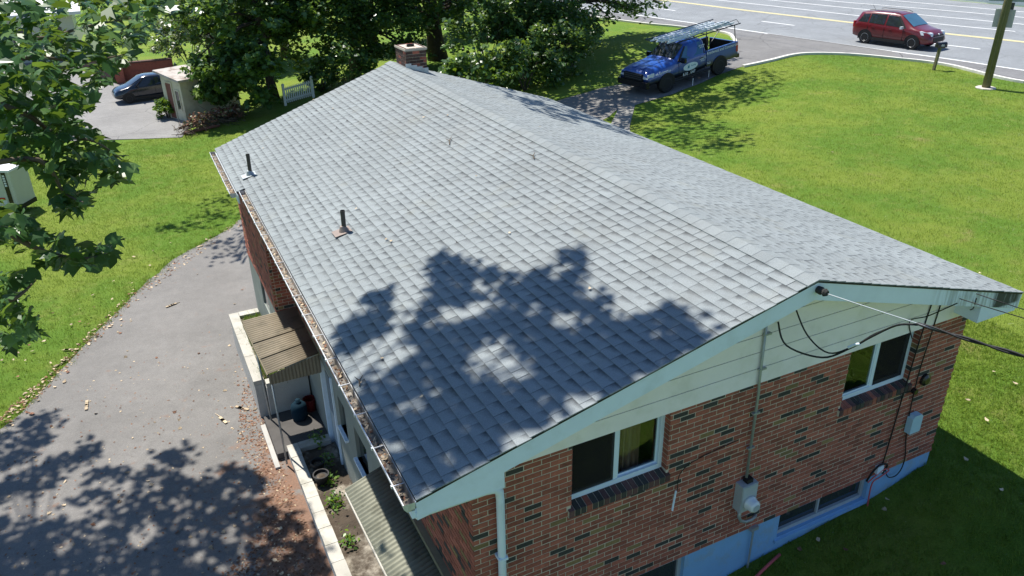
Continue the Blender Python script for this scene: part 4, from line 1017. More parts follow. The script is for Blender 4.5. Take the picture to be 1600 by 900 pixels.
def tree(name, label, base, trunk_r, h, lean, blobs, mats, leaf=.26, dens=46, clr=.75, group='trees behind the house', fork=(), trunk_top=None, cat='tree', wgt=None, extra=None, branches=10, tmpl=LEAF6):
    # blobs: crown masses (cx,cy,cz,rx,ry,rz,n clumps)
    t = thing(name, label, cat, base, 0, group); B = Vector(base)
    mb = MB(); q = []; rs = []
    for i in range(9):
        f = i/8; q.append(B+Vector((lean[0]*f+.12*math.sin(f*5+base[0]), lean[1]*f+.1*math.sin(f*4), h*f-.15))); rs.append(trunk_r*(1.25 if i == 0 else 1)*(1-.62*f))
    mb.tube(q, rs, 10); mb.build('trunk', 'bark', t, smooth=True)
    for (f0, dx, dy, dz, r) in fork:
        p = q[int(f0*8)]; e = B+Vector((dx, dy, dz)); mm = (p+e)/2+Vector((0, 0, .3)); mb = MB(); mb.tube(smooth3([p, mm, e], 4), [r*(1-.07*i) for i in range(9)], 8); mb.build('limb', 'bark', t, smooth=True)
    P = []; mb = MB()
    for (cx, cy, cz, rx, ry, rz, n) in blobs:
        src = min(q[3:], key=lambda p: (p-Vector((cx, cy, cz))).length)
        for i in range(n):
            d = rng.normal(size=3); d /= np.linalg.norm(d); rr = .35+.65*rng.random()**.5
            c = np.array([cx, cy, cz])+d*rr*np.array([rx, ry, rz])
            if c[2] < z1(c[0], c[1])+.35: c[2] = z1(c[0], c[1])+.35+rng.random()*.4
            P.append(clump_pts(c, clr*rng.uniform(.6, 1.25), int(dens*rng.uniform(.6, 1.3))))
            if i % max(1, n//branches) == 0:
                c = Vector(c); s_ = min(q[2:], key=lambda p: (p-c).length); mid = s_.lerp(c, .5)+Vector((0, 0, .35)); mb.tube(smooth3([s_, mid, c], 3), [.09*trunk_r/.4, .075*trunk_r/.4, .06*trunk_r/.4, .05, .04, .03, .02], 6)
    if extra is not None: P.append(extra)
    if mb.v: mb.build('branches', 'bark', t, smooth=True, kind='stuff')
    P = np.concatenate(P); zz = zt(P[:, 0], P[:, 1])+.08; P[:, 2] = np.maximum(P[:, 2], zz)
    mi = rng.choice(len(mats), size=len(P), p=wgt)
    leaves('crown', P, leaf*rng.uniform(.7, 1.25, len(P)), mats, t, tmpl, .55, label=None, midx=mi)
    return t
def ray(px, py):
    d = fw+r2*((px-800)/F)-u2*((py-450)/F); return d
def at_dist(px, py, dist): d = ray(px, py).normalized(); return CAM+d*dist
def on_ground(px, py):
    d = ray(px, py); z = -1.; p = CAM
    for _ in range(24): p = CAM+d*((z-CAM.z)/d.z); z += .7*(z1(p.x, p.y)-z)
    return p
def on_roof(px, py):
    d = ray(px, py); z = 3.; p = CAM
    for _ in range(40): p = CAM+d*((z-CAM.z)/d.z); z += .5*(roof_z(p.x, p.y)-z)
    if -.03 <= vy(p.y) <= 1.02 and -.9 < p.x < 7.9: return p
    return on_ground(px, py)
SV = Vector((-.17, .5, 1.))

# ------------------------------------------------------------------ overhanging tree at the left (trunk out of the picture)
def in_poly(P, x, y):
    return bool(inside(P, np.array([x]), np.array([y]))[0])
def scatter(poly, n, holes=()):
    xs = [p[0] for p in poly]; ys = [p[1] for p in poly]; out = []
    while len(out) < n:
        x, y = random.uniform(min(xs), max(xs)), random.uniform(min(ys), max(ys))
        if in_poly(poly, x, y) and not any((x-h[0])**2/h[2]**2+(y-h[1])**2/h[3]**2 < 1 for h in holes): out.append((x, y))
    return out
def build_big_tree():
    base = Vector((-9.2, 6.0, z1(-9.2, 6))); t = thing('overhanging_tree', 'large lobed-leaf tree whose leafy branches hang in at the upper left', 'tree', base)
    top_ = base+Vector((1.2, 1.0, 13))
    trunk = [base.lerp(top_, i/8)+Vector((.15*math.sin(i), .12*math.cos(i*1.3), 0)) for i in range(9)]
    mb = MB(); mb.tube(trunk, [.55, .46, .42, .38, .34, .3, .25, .2, .14], 12); mb.build('trunk', 'bark', t, smooth=True)
    near, far_, tips = [], [], []
    # leaves whose shade falls on the roof and the driveway
    def cv(P, sc, ox, oy): return [(ox+x/sc, oy+y/sc) for x, y in P]
    A = [[(335, 55), (380, 30), (420, 50), (470, 45), (490, 110), (495, 180), (440, 200), (370, 205), (350, 160), (340, 110)], [(135, 160), (210, 150), (215, 180), (150, 195)],
         [(60, 270), (110, 235), (215, 200), (215, 250), (150, 290), (100, 340), (75, 350)], [(522, 90), (552, 90), (548, 118), (522, 122)],
         [(300, 240), (340, 215), (400, 240), (480, 250), (540, 200), (540, 170), (560, 110), (650, 95), (690, 100), (720, 60), (750, 25), (830, 30), (825, 65), (790, 110), (800, 150), (860, 150), (895, 210), (900, 250), (960, 225), (1100, 215), (1180, 270), (1200, 300), (1130, 330), (1080, 360), (1000, 400), (960, 440), (880, 480), (760, 540), (660, 600), (560, 660), (480, 690), (380, 740), (300, 790), (270, 750), (220, 640), (190, 560), (140, 500), (110, 430), (140, 410), (230, 410), (285, 370), (300, 330), (280, 280)]]
    H = [(780, 245, 74, 44), (920, 295, 40, 28), (560, 350, 84, 52), (625, 385, 76, 56), (575, 440, 52, 50), (360, 460, 50, 36), (265, 510, 56, 34), (470, 215, 60, 34), (440, 580, 32, 22), (300, 620, 40, 26), (395, 650, 38, 26), (565, 595, 40, 30), (820, 490, 58, 36), (990, 400, 42, 28), (625, 600, 56, 40), (570, 650, 44, 30), (245, 640, 34, 30), (405, 695, 40, 22), (600, 195, 30, 20), (715, 560, 40, 26), (200, 430, 40, 22), (480, 400, 30, 30), (330, 745, 30, 22), (690, 470, 24, 16)]
    hol = [(500+x/2, 380+y/2, a_/2, b_/2) for x, y, a_, b_ in H]
    for P, n in zip(A, (70, 16, 44, 8, 620)):
        for (x, y) in scatter(cv(P, 2, 500, 380), n, hol):
            g = on_roof(x, y); tt = random.uniform(8., 11.5); c = g+SV*tt
            for _ in range(random.randint(3, 5)): far_.append(c+Vector((random.gauss(0, .075), random.gauss(0, .075), random.gauss(0, .08))))
            if random.random() < .04: tips.append(c)
    B = [[(-90, 190), (60, 175), (140, 150), (290, 100), (302, 120), (230, 170), (200, 240), (180, 290), (80, 340), (-90, 400)],
         [(100, 380), (180, 330), (280, 270), (350, 220), (402, 245), (412, 330), (340, 345), (280, 400), (240, 440), (180, 460), (160, 420), (60, 470), (-90, 520), (-90, 420)],
         [(330, 450), (400, 360), (470, 345), (560, 350), (640, 370), (680, 300), (720, 280), (800, 270), (845, 295), (800, 330), (740, 350), (730, 390), (800, 400), (880, 390), (960, 340), (1030, 345), (1062, 390), (1140, 405), (1110, 470), (1100, 540), (1200, 560), (1320, 600), (1330, 700), (1390, 810), (1420, 1000), (-90, 1000), (-90, 600), (60, 560), (200, 570), (330, 560)]]
    HB = [(640, 620, 66, 34), (580, 690, 54, 34), (540, 430, 92, 26), (980, 430, 42, 22), (900, 510, 24, 18), (870, 640, 56, 32), (840, 730, 64, 34), (540, 775, 54, 24), (260, 710, 44, 40), (300, 645, 48, 24), (120, 655, 46, 24), (230, 545, 210, 46), (430, 490, 40, 26), (60, 610, 60, 26), (960, 770, 54, 28), (1180, 720, 46, 26), (1080, 665, 46, 24), (430, 775, 36, 18), (750, 730, 30, 16), (780, 470, 30, 18), (680, 430, 30, 16), (480, 600, 40, 16), (90, 770, 36, 14), (1250, 650, 40, 24), (1240, 780, 44, 22), (1110, 760, 36, 20), (700, 790, 40, 14), (180, 790, 36, 12), (720, 545, 26, 12), (420, 660, 26, 12)]
    hb = [(x/2.696, 600+y/2.696, a_/2.696, b_/2.696) for x, y, a_, b_ in HB]
    for P, n in zip(B, (80, 80, 1050)):
        for (x, y) in scatter(cv(P, 2.696, 0, 600), n, hb):
            g = on_ground(x, y); tt = random.uniform(8.8, 11.5); c = g+SV*tt
            for _ in range(random.randint(3, 5)): far_.append(c+Vector((random.gauss(0, .10), random.gauss(0, .10), random.gauss(0, .08))))
            if random.random() < .025: tips.append(c)
    for (x, y) in scatter([(318, 398), (345, 364), (386, 350), (394, 414), (350, 414)], 46)+scatter([(242, 356), (300, 346), (332, 310), (372, 300), (374, 338), (330, 352), (280, 364)], 70):
        c = on_ground(x, y)+SV*random.uniform(9., 12.)
        for _ in range(3): far_.append(c+Vector((random.gauss(0, .17), random.gauss(0, .17), random.gauss(0, .12))))
    # branches seen hanging in the upper left of the picture
    V = [([(-30, -30), (268, -30), (276, 20), (240, 34), (250, 52), (232, 58), (236, 78), (205, 84), (212, 100), (176, 112), (168, 136), (146, 140), (140, 100), (108, 108), (60, 112), (40, 90), (-30, 96)], 900, (6.3, 10.5), [(112, 38, 16, 20), (122, 15, 12, 9), (195, 36, 12, 7)]),
         ([(-30, 96), (60, 100), (110, 112), (140, 106), (150, 140), (142, 172), (122, 180), (122, 215), (50, 240), (-30, 250)], 560, (5.8, 9), [(118, 128, 14, 14), (50, 100, 20, 10), (106, 205, 14, 18), (40, 175, 12, 9)]),
         ([(60, 205), (130, 190), (160, 215), (218, 268), (196, 288), (150, 296), (128, 332), (96, 326), (80, 296), (64, 268), (-30, 240)], 230, (5.8, 7.5), [(130, 288, 10, 8), (62, 238, 10, 8)]),
         ([(76, 306), (112, 306), (146, 312), (142, 334), (100, 336)], 12, (5.8, 6.4), []),
         ([(-30, 300), (26, 322), (70, 366), (104, 372), (120, 388), (150, 378), (186, 372), (190, 390), (166, 412), (120, 420), (60, 418), (40, 396), (-30, 380)], 140, (5.6, 6.8), []),
         ([(-30, 430), (30, 428), (62, 430), (40, 470), (60, 510), (66, 522), (20, 550), (-30, 545)], 120, (5.5, 6.8), [(38, 490, 10, 8)])]
    for P, n, (d0, d1), hh in V:
        for (x, y) in scatter(P, n, hh):
            f = random.random(); d = d0+(d1-d0)*f; c = at_dist(x, y, d); near.append(c)
    near = np.array([tuple(c) for c in near])
    # a crown above the picture, open enough to leave the sun dapples
    for i in range(70):
        c = Vector((-9.2, 7, 9.5))+Vector((random.gauss(0, 1.9), random.gauss(0, 2.4), random.gauss(0, 2.0)))
        for p in clump_pts(c, .9, 26): far_.append(Vector(p))
    far_ = np.array([tuple(c) for c in far_]); 
    # boughs
    mb = MB(); boughs = [((-6.4, 1.5, 5.2), 3), ((-4.6, 1.0, 5.9), 4), ((-4.9, 1.2, 7.4), 4), ((-3.4, 6, 11.5), 6), ((-4.5, 11, 8.5), 5), ((-7, 12, 8.5), 5)]
    for e, k in boughs:
        p = trunk[k]; e = Vector(e); m_ = p.lerp(e, .5)+Vector((0, 0, .7)); mb.tube(smooth3([p, m_, e], 5), [.16*(1-.085*i) for i in range(11)], 8)
    mb.build('bough', 'bark', t, smooth=True, kind='stuff')
    nodes = [Vector(e) for e, _ in boughs]
    mb = MB()
    for c in tips:
        s_ = min(nodes, key=lambda q: (q-c).length); mb.tube(smooth3([s_, s_.lerp(c, .5)+Vector((0, 0, .25)), c], 3), [.03, .026, .022, .018, .014, .01, .007], 5)
    # visible twigs: chains from the left edge
    TW = [([(-40, 150), (40, 178), (90, 212), (150, 222), (206, 262)], 6.4), ([(-40, 330), (40, 380), (96, 400), (150, 402), (180, 384)], 6.0), ([(-40, 480), (20, 468), (56, 438)], 5.9), ([(-40, 260), (60, 250), (100, 300), (130, 316)], 6.0), ([(-40, 40), (60, 60), (140, 40), (250, 22)], 8), ([(-40, 110), (50, 90), (130, 96), (200, 84)], 7.6)]
    for q, d in TW: mb.tube(smooth3([at_dist(x, y, d+.25*i*(-1)**i*.3) for i, (x, y) in enumerate(q)], 5), [.022-.018*i/(5*(len(q)-1)) for i in range(5*(len(q)-1)+1)], 6)
    mb.build('twigs', 'twig', t, smooth=True, kind='stuff')
    # nearest leaves as parts of their own
    dist = np.linalg.norm(near-np.array(CAM), axis=1); od = np.argsort(dist); s1, rest = od[:290], od[290:]
    M1 = []
    for k in ('leaf_near', 'leaf_near', 'leaf_near', 'leaf_mid'):
        b = MB(); b.v = [tuple(p) for p in MAPLE]; b.face(range(len(MAPLE))); M1.append(b.mesh('leaf', k))
    for i in s1:
        n_ = Vector((random.gauss(0, .8), random.gauss(0, .8), 1)).normalized(); a = Vector((random.gauss(0, 1), random.gauss(0, 1), -.7)); a = (a-n_*a.dot(n_)).normalized(); b_ = n_.cross(a)
        s_ = random.uniform(.085, .155); m4 = frame(a*s_, b_*s_, n_*s_, near[i]); link_piece('leaf', random.choice(M1), t, m4)
    leaves('leaf', near[rest], rng.uniform(.09, .165, len(rest)), ['leaf_near', 'leaf_mid', 'leaf_bright'], t, MAPLE, .9, label='further leaves of the same boughs', midx=rng.choice(3, len(rest), p=(.82, .18, .0)), droop=.4)
    leaves('leaf', far_, rng.uniform(.13, .20, len(far_)), ['leaf_near', 'leaf_mid'], t, MAPLE, 1.2, label='leaves of the boughs above the roof')
build_big_tree()

# ------------------------------------------------------------------ trees and shrubs behind the house
D, Mi, Li, Br = 'leaf_dark', 'leaf_mid', 'leaf_light', 'leaf_bright'
def back_shade(poly, n, t0, t1, surf, k=(2, 4), sp=.3):
    out = []
    for (x, y) in scatter(poly, n):
        c = surf(x, y)+SV*random.uniform(t0, t1)
        for _ in range(random.randint(*k)): out.append([c.x+random.gauss(0, sp), c.y+random.gauss(0, sp), c.z+random.gauss(0, sp)])
    return np.array(out)
eE = back_shade([(975, 195), (990, 166), (1050, 172), (1100, 184), (1172, 212), (1150, 236), (1080, 238), (1012, 216)], 260, 8, 14, on_ground)
eF = back_shade([(1078, 165), (1132, 135), (1200, 106), (1228, 124), (1200, 146), (1180, 156), (1110, 176)], 150, 9, 15, on_ground)
eG = back_shade([(850, 168), (900, 140), (985, 128), (1010, 150), (1000, 165), (960, 182), (930, 186)], 300, 7, 13, on_ground, (2, 4), .35)
eH = back_shade([(735, 123), (860, 156), (1000, 216), (962, 206), (905, 188), (850, 180), (800, 152)], 130, 7, 11, on_roof, (2, 4), .2)
eT = back_shade([(966, 112), (1036, 66), (1095, 66), (1115, 92), (1062, 138), (980, 150)], 420, 7, 13, on_ground, (2, 4), .35)
eL = back_shade([(910, 95), (960, 62), (1000, 70), (990, 96), (985, 130), (930, 132)], 130, 6, 12, on_ground, (2, 3), .35)
tree('broadleaf_tree', 'leaning dark trunked tree beside the driveway, behind the blue pickup', (22.3, 36.6, z1(22.3, 36.6)), .34, 9.5, (3.2, 1.2),
     [(22, 36, 8.5, 6, 6, 4, 90), (17.5, 29, 9.5, 5, 5, 3, 60), (24.5, 35.5, 2.6, 2.2, 2, 2.0, 26), (27.2, 36.5, 2.0, 1.4, 1.6, 1.5, 14)], [D, Mi], .27, 44, .8, fork=((.5, -4.8, -7.4, 9.5, .17), (.45, 3.5, -.5, 5.5, .12)), wgt=(.75, .25),
     extra=np.concatenate([eE, eF, eT, eL]), branches=14)
tree('broadleaf_tree', 'upright tree with twin dark trunks left of the leaning one', (20.6, 37.5, z1(20.6, 37.5)), .36, 9, (.3, .4),
     [(19.5, 36.5, 5.5, 3.2, 3, 3.6, 60), (18, 34, 3.0, 3.0, 2.4, 2.6, 90), (21, 34.5, 1.6, 1.6, 1.4, 1.8, 30), (14, 28, 9, 4, 4, 3, 40)], [D, Mi], .26, 46, .8, fork=((.1, -.9, .4, 6.5, .2), (.5, -5.5, -7.5, 9, .16)), wgt=(.78, .22), extra=eG)
tree('broadleaf_tree', 'thick trunked tree standing just behind the chimney', (14.6, 38.5, z1(14.6, 38.5)), .52, 11, (-.3, .5),
     [(14.5, 38.5, 7.5, 4.5, 4, 3.6, 50), (12, 36.5, 3.0, 2.4, 2.0, 2.4, 60), (17.2, 36.5, 2.6, 2.2, 2, 2.6, 60), (10, 26, 9.5, 3, 3, 2.5, 20)], [D, Mi], .27, 46, .8, wgt=(.72, .28), fork=((.6, -4, -10, 9.5, .18),), extra=eH)
tree('broadleaf_tree', 'dense dark tree filling the middle of the background left of the chimney', (10.2, 39.5, z1(10.2, 39.5)), .40, 10, (.3, -.4),
     [(9.6, 38.5, 4.0, 3.6, 2.6, 3.6, 120), (7.5, 36.8, 1.8, 2.6, 1.5, 2.6, 90), (11.5, 37, 1.0, 2.4, 1.5, 2.2, 70), (5.5, 37.5, 3.0, 2.4, 1.6, 2.4, 60)], [D, Mi, Br], .26, 48, .78, wgt=(.70, .22, .08))
tree('maple_tree', 'green maple leaning over the shed, its lowest boughs in front of the brush pile', (4.9, 36.6, z1(4.9, 36.6)), .26, 8, (-1.0, -1.6),
     [(3.2, 35.2, 2.6, 2.4, 2.0, 2.8, 80), (1.9, 33.8, .55, 1.15, 1.0, 1.1, 26), (3.6, 33.0, .1, .9, .9, 1.7, 30), (2.3, 35.0, -.1, .9, .5, .9, 30), (1.9, 34.9, -.8, .8, .4, .5, 14), (5.6, 36.5, 2.6, 2.0, 1.8, 2.4, 50)], [D, Mi, Br], .27, 46, .62, wgt=(.52, .36, .12), tmpl=MAPLE)
tree('broadleaf_tree', 'tall pale green tree at the top left behind the shed roof', (3.4, 47.5, z1(3.4, 47.5)), .3, 8, (.2, .3),
     [(3.0, 46.5, 2.2, 2.4, 2, 2.8, 60), (6, 45.5, 2.4, 2.8, 2, 3.0, 60)], [Mi, Li, D], .27, 44, .7, wgt=(.5, .25, .25))
for (x, y, l, bl_) in ((7.5, 47, 'dark tree far behind the maple, filling the gap above the picket fence', [(7, 46, 2.5, 3.6, 2, 3.2, 90)]), (13, 46, 'dark tree far behind the chimney on its left', [(12.5, 45, 2.6, 3.6, 2, 3.2, 90)]), (19, 46, 'dark tree far behind the chimney on its right', [(19, 45, 2.6, 3.6, 2, 3.2, 90)]), (25.5, 47, 'dark tree far behind the leaning trunk', [(24.5, 46, 3.0, 2.6, 2, 2.8, 50)])):
    tree('broadleaf_tree', l, (x, y, z1(x, y)), .3, 8, (.3, .2), bl_, [D, Mi], .34, 42, .95, wgt=(.7, .3))
def shrub(name, label, c, r, n, mats, wgt, leaf=.2, dens=40, clr=.4, group='shrubs along the driveway', tmpl=LEAF6, extra=None):
    x, y = c; zz = z1(x, y); t = thing(name, label, 'shrub', (x, y, zz), 0, group)
    mb = MB()
    for i in range(6):
        a = i*1.05; e = Vector((x+r[0]*.5*math.cos(a), y+r[1]*.5*math.sin(a), zz+r[2]*1.1)); mb.tube([Vector((x+.06*math.cos(a), y+.06*math.sin(a), zz-.05)), e.lerp(Vector((x, y, zz)), .5)+Vector((0, 0, .1)), e], [.03, .022, .01], 5)
    mb.build('stem', 'bark', t, kind='stuff'); P = []
    for i in range(n):
        d = rng.normal(size=3); d /= np.linalg.norm(d); d[2] = abs(d[2]) if rng.random() < .75 else d[2]; rr = .4+.6*rng.random()**.5
        q = np.array([x, y, zz+r[2]*.62])+d*rr*np.array(r); q[2] = max(q[2], z1(q[0], q[1])+.15); P.append(clump_pts(q, clr*rng.uniform(.6, 1.2), int(dens*rng.uniform(.6, 1.3))))
    P = np.concatenate(P); P[:, 2] = np.maximum(P[:, 2], zt(P[:, 0], P[:, 1])+.05)
    leaves('foliage', P, leaf*rng.uniform(.7, 1.25, len(P)), mats, t, tmpl, .5, label=None, midx=rng.choice(len(mats), len(P), p=wgt)); return t
for i, (x, y, r, n, m, wg, l) in enumerate([
    (17.6, 29.6, (2.3, 1.5, 1.7), 52, [D, Mi], (.7, .3), 'large dark shrub at the edge of the driveway, right end of the hedge row'),
    (15.2, 28.4, (2.0, 1.4, 1.5), 44, [D, Mi, Br], (.6, .3, .1), 'dark green shrub second from the right in the hedge row by the driveway'),
    (12.6, 28.2, (1.9, 1.3, 1.5), 42, [D, Mi, Br], (.55, .27, .18), 'yellow-flecked shrub in the middle of the hedge row behind the roof'),
    (10.2, 29.4, (1.7, 1.3, 1.2), 34, [Mi, D, Br], (.4, .35, .25), 'brighter shrub right of the chimney at the left end of the hedge row'),
    (19.6, 31.5, (1.7, 1.5, 2.0), 40, [D, Mi], (.7, .3), 'tall dark shrub below the leaning trunk'),
    (14.6, 31.6, (2.2, 1.6, 2.6), 52, [D, Mi], (.72, .28), 'tall dark shrub behind the middle of the hedge row'),
    (17.0, 32.8, (1.9, 1.5, 2.5), 46, [D, Mi], (.75, .25), 'tall dark shrub left of the twin trunks'),
    (8.2, 34.4, (1.3, 1.0, 1.6), 26, [D, Mi], (.7, .3), 'dark shrub behind the far roof edge, right of the white picket fence')]):
    shrub('shrub', l, (x, y), r, n, m, wg, .24, 44, .55)
shrub('shrub', 'large pale flowering bush behind the shed', (2.0, 48.4), (2.4, 1.8, 2.0), 60, [Li, Mi, 'whiteflower'], (.6, .28, .12), .22, 44, .5, 'bushes near the shed')
shrub('shrub', 'small round bright green bush at the corner of the shed', (-.40, 36.6), (.55, .55, .6), 60, [Br, Mi], (.6, .4), .14, 44, .24, 'bushes near the shed')
shrub('shrub', 'low leafy plant growing by the picket fence post', (4.3, 35.9), (.55, .5, .6), 14, [Mi, Br], (.6, .4), .2, 30, .3, 'bushes near the shed')
shrub('shrub', 'low dark shrub on the right of the picket fence', (7.1, 36.0), (1.0, .7, .8), 24, [D, Mi], (.6, .4), .2, 36, .35, 'bushes near the shed')

# ------------------------------------------------------------------ shed, brush pile, fences and the far left
def shed():
    g = Vector((.30, 35.15, 0)); zb = z1(1.2, 36)-.06; t = thing('garden_shed', 'small cream garden shed with a flat weathered whitish roof', 'shed', (g.x, g.y, zb), rad(24))
    Lx, Ly, h0, h1 = 3.0, 1.75, 1.92, 2.14
    def b_(nm, mt, par, *bx):
        mb = MB()
        for q in bx: mb.box(*q)
        return mb.build(nm, mt, par, world=False)
    mb = MB(); mb.hexa([(0, 0, 0), (.1, 0, 0), (.1, Ly, 0), (0, Ly, 0), (0, 0, h0), (.1, 0, h0), (.1, Ly, h1), (0, Ly, h1)]); mb.build('side_wall', 'shed_wall', t, world=False)
    b_('front_wall', 'shed_wall', t, (.1, Lx, 0, .1, -.3, h0)); b_('rear_wall', 'shed_wall', t, (Lx-.1, Lx, .1, Ly, -.3, h0), (.1, Lx-.1, Ly-.1, Ly, -.3, h0))
    mb = MB(); P = [(-.22, -.28), (Lx+.2, -.28), (Lx+.2, Ly+.2), (-.22, Ly+.2)]; hz = [h0, h0, h1+.03, h1+.03]
    mb.hexa([(x, y, z) for (x, y), z in zip(P, hz)]+[(x, y, z+.10) for (x, y), z in zip(P, hz)]); mb.build('roof', 'shed_roof', t, world=False)
    d = b_('door', 'rust_wood', t, (-.015, .01, .85, 1.35, .03, 1.72)); b_('door_trim', 'shed_wall', d, (-.04, .0, .77, .85, 0, 1.8), (-.04, .0, 1.35, 1.43, 0, 1.8), (-.04, 0, .85, 1.35, 1.72, 1.8))
    w_ = b_('window', 'basement_glass', t, (-.012, .01, .24, .54, .55, 1.42)); b_('window_frame', 'shed_wall', w_, (-.035, .0, .18, .24, .5, 1.48), (-.035, .0, .54, .60, .5, 1.48), (-.035, 0, .24, .54, 1.42, 1.48))
shed()
bp = thing('brush_pile', 'heap of cut branches, logs and dry brush in front of the shed', 'brush pile', (1.0, 33.4, z1(1, 33.4)))
mb = MB()
for i in range(260):
    u = random.random(); c = Vector((-.2+2.9*u+random.gauss(0, .15), 32.75+1.2*u+random.gauss(0, .38), 0)); c.z = z1(c.x, c.y)+abs(random.gauss(0, .28))*(1-.3*u)+.03
    a = random.uniform(0, 6.28); L = random.uniform(.3, .95); d = Vector((math.cos(a), math.sin(a), random.gauss(0, .35)))*L/2
    mb.tube([c-d, c+Vector((0, 0, random.gauss(0, .05))), c+d], [random.uniform(.008, .022), .012, .005], 4, random.choice((0, 0, 1)), random.random())
mb.build('twigs', ['twig', 'bark'], bp, kind='stuff')
for (a, b, r) in (((-.1, 32.7, .1), (1.5, 32.85, .12), .075), ((-.25, 33.1, .25), (.9, 33.2, .45), .06), ((.3, 32.9, .5), (.9, 33.6, .15), .05)):
    mb = MB(); mb.tube([(a[0], a[1], z1(a[0], a[1])+a[2]), (b[0], b[1], z1(b[0], b[1])+b[2])], [r, r*.85], 8); mb.build('log', 'rust_wood', bp)
P = []
for i in range(40): u = random.random(); c = np.array([.1+2.6*u, 33.0+1.1*u+random.gauss(0, .3), 0]); c[2] = z1(c[0], c[1])+.25+.4*random.random(); P.append(clump_pts(c, .3, 22))
P = np.concatenate(P); leaves('dry_foliage', P, rng.uniform(.08, .2, len(P)), ['dry_leaf', 'brown_leaf', 'leaf_light'], bp, LEAF6, .3, label=None, midx=rng.choice(3, len(P), p=(.12, .68, .2)))
pf = thing('picket_fence', 'short white picket fence panel standing on the lawn behind the house', 'fence', (5.7, 34.85, z1(5.7, 34.85)))
fa, fb = Vector((4.95, 34.6, 0)), Vector((6.5, 35.15, 0)); fa.z = z1(fa.x, fa.y); fb.z = z1(fb.x, fb.y)
for p in (fa, fb): mb = MB(); mb.box(p.x-.06, p.x+.06, p.y-.06, p.y+.06, p.z-.1, p.z+1.0); mb.lathe([(.08, 0), (.08, .03), (.0, .1)], (p.x, p.y, p.z+1.0), n=8); mb.build('post', 'picket', pf)
for h in (.25, .78): mb = MB(); mb.bar(fa+Vector((0, 0, h)), fb+Vector((0, 0, h)), .04, .08); mb.build('rail', 'picket', pf)
mp = MB(); mp.prism([(-.03, -.012, .12), (.03, -.012, .12), (.03, -.012, .86), (0, -.012, .92), (-.03, -.012, .86)], (0, .024, 0)); mpk = mp.mesh('picket', 'picket')
d = (fb-fa); ang = math.atan2(d.y, d.x)
for i in range(13): p = fa.lerp(fb, (i+1)/14); link_piece('picket', mpk, pf, Matrix.Translation(p+Vector((.03, -.05, 0))) @ Matrix.Rotation(ang, 4, 'Z'))
gw = thing('garden_wall', 'low red brick wall with a pier behind the dark parked car', 'wall', (-1.2, 47.4, z1(-1, 47)))
zb = z1(-1.2, 47.2); mb = MB(); mb.box(-1.9, .9, 47.3, 47.6, zb-.1, zb+1.05); mb.build('wall', 'brick_red', gw); mb = MB(); mb.box(-1.95, .9, 47.25, 47.65, zb+1.05, zb+1.13); mb.build('coping', 'brick_old', gw)
mb = MB(); mb.box(-2.4, -1.9, 47.0, 47.6, zb-.1, zb+1.45); mb.build('pier', 'brick_red', gw); mb = MB(); mb.box(-2.46, -1.84, 46.94, 47.66, zb+1.45, zb+1.53); mb.build('pier_cap', 'stone', gw)
mb = MB(); mb.hexa([(-2.6, 47.6, zb-.1), (-2.3, 47.6, zb-.1), (-3.9, 53, zb-.1), (-4.2, 53, zb-.1), (-2.6, 47.6, zb+1.), (-2.3, 47.6, zb+1.), (-3.9, 53, zb+1.), (-4.2, 53, zb+1.)]); mb.build('return_wall', 'brick_old', gw)
mb = MB(); mb.box(3.0, 3.6, 66.5, 67.1, z1(3, 67), z1(3, 67)+5); pl = top('brick_pillar', mb, 'brick_old', 'dark brown pillar on the lawn at the top left', 'pillar')
mb = MB(); mb.tube([(3.7, 66.4, z1(3, 67)), (3.75, 66.4, z1(3, 67)+5)], .09, 8); top('white_pipe', mb, 'white_paint', 'slim pale pole beside the dark brown pillar', 'pole')
mb = MB(); mb.lathe([(.0, 0), (.62, .05), (.72, .35), (.6, .75), (.3, .98), (.0, 1.02)], (1.95, 66.8, z1(2, 66.8)), n=14); mb.box(2.5, 2.9, 66.7, 66.9, z1(2, 66.8)+.3, z1(2, 66.8)+.7); top('covered_grill', mb, 'black', 'black rounded covered object on the bright grass at the top left', 'grill', smooth=True)
fb_ = thing('far_building', 'pale grey roofed building half hidden by leaves at the top left', 'building', (-7.5, 60, -2.2))
mb = MB(); mb.box(-11, -4.2, 58, 66, -2.3, .7); mb.build('wall', 'cream', fb_)
mb = MB(); mb.hexa([(-11.6, 57.4, .7), (-3.6, 57.4, .7), (-3.6, 66.6, 1.7), (-11.6, 66.6, 1.7), (-11.6, 57.4, .9), (-3.6, 57.4, .9), (-3.6, 66.6, 1.9), (-11.6, 66.6, 1.9)]); mb.build('roof', 'roof_white', fb_)
for x in (-9.5, -7.5, -5.5): mb = MB(); mb.box(x-.5, x+.5, 57.96, 58.02, -1.3, -.1); mb.build('window', 'basement_glass', fb_)
# cream box trailer seen at the left edge
ax = Vector((.87, -.49, 0)); ay = Vector((.49, .87, 0))
tr = thing('cargo_trailer', 'cream box trailer with dark corner strip and rear window at the left edge', 'trailer', (-7.2, 25.3, -2.25), math.atan2(-.49, .87))
def lb(x0, x1, y0, y1, z0, z1_, nm, mt, par): mb = MB(); mb.box(x0, x1, y0, y1, z0, z1_); return mb.build(nm, mt, par, world=False)
lb(-1.0, 1.15, .0, .95, .35, 1.55, 'body', 'cream', tr); lb(-1.03, 1.18, -.03, .98, 1.55, 1.62, 'roof', 'roof_white', tr)
lb(.86, 1.0, -.02, .0, .38, 1.55, 'corner_strip', 'black_gloss', tr); lb(.98, 1.17, -.01, .96, .2, .345, 'under_bumper', 'black', tr)
for k in range(5): lb(.89, .97, -.03, -.02, 1.05+.085*k, 1.11+.085*k, 'marker_light', 'clear_lamp', tr)
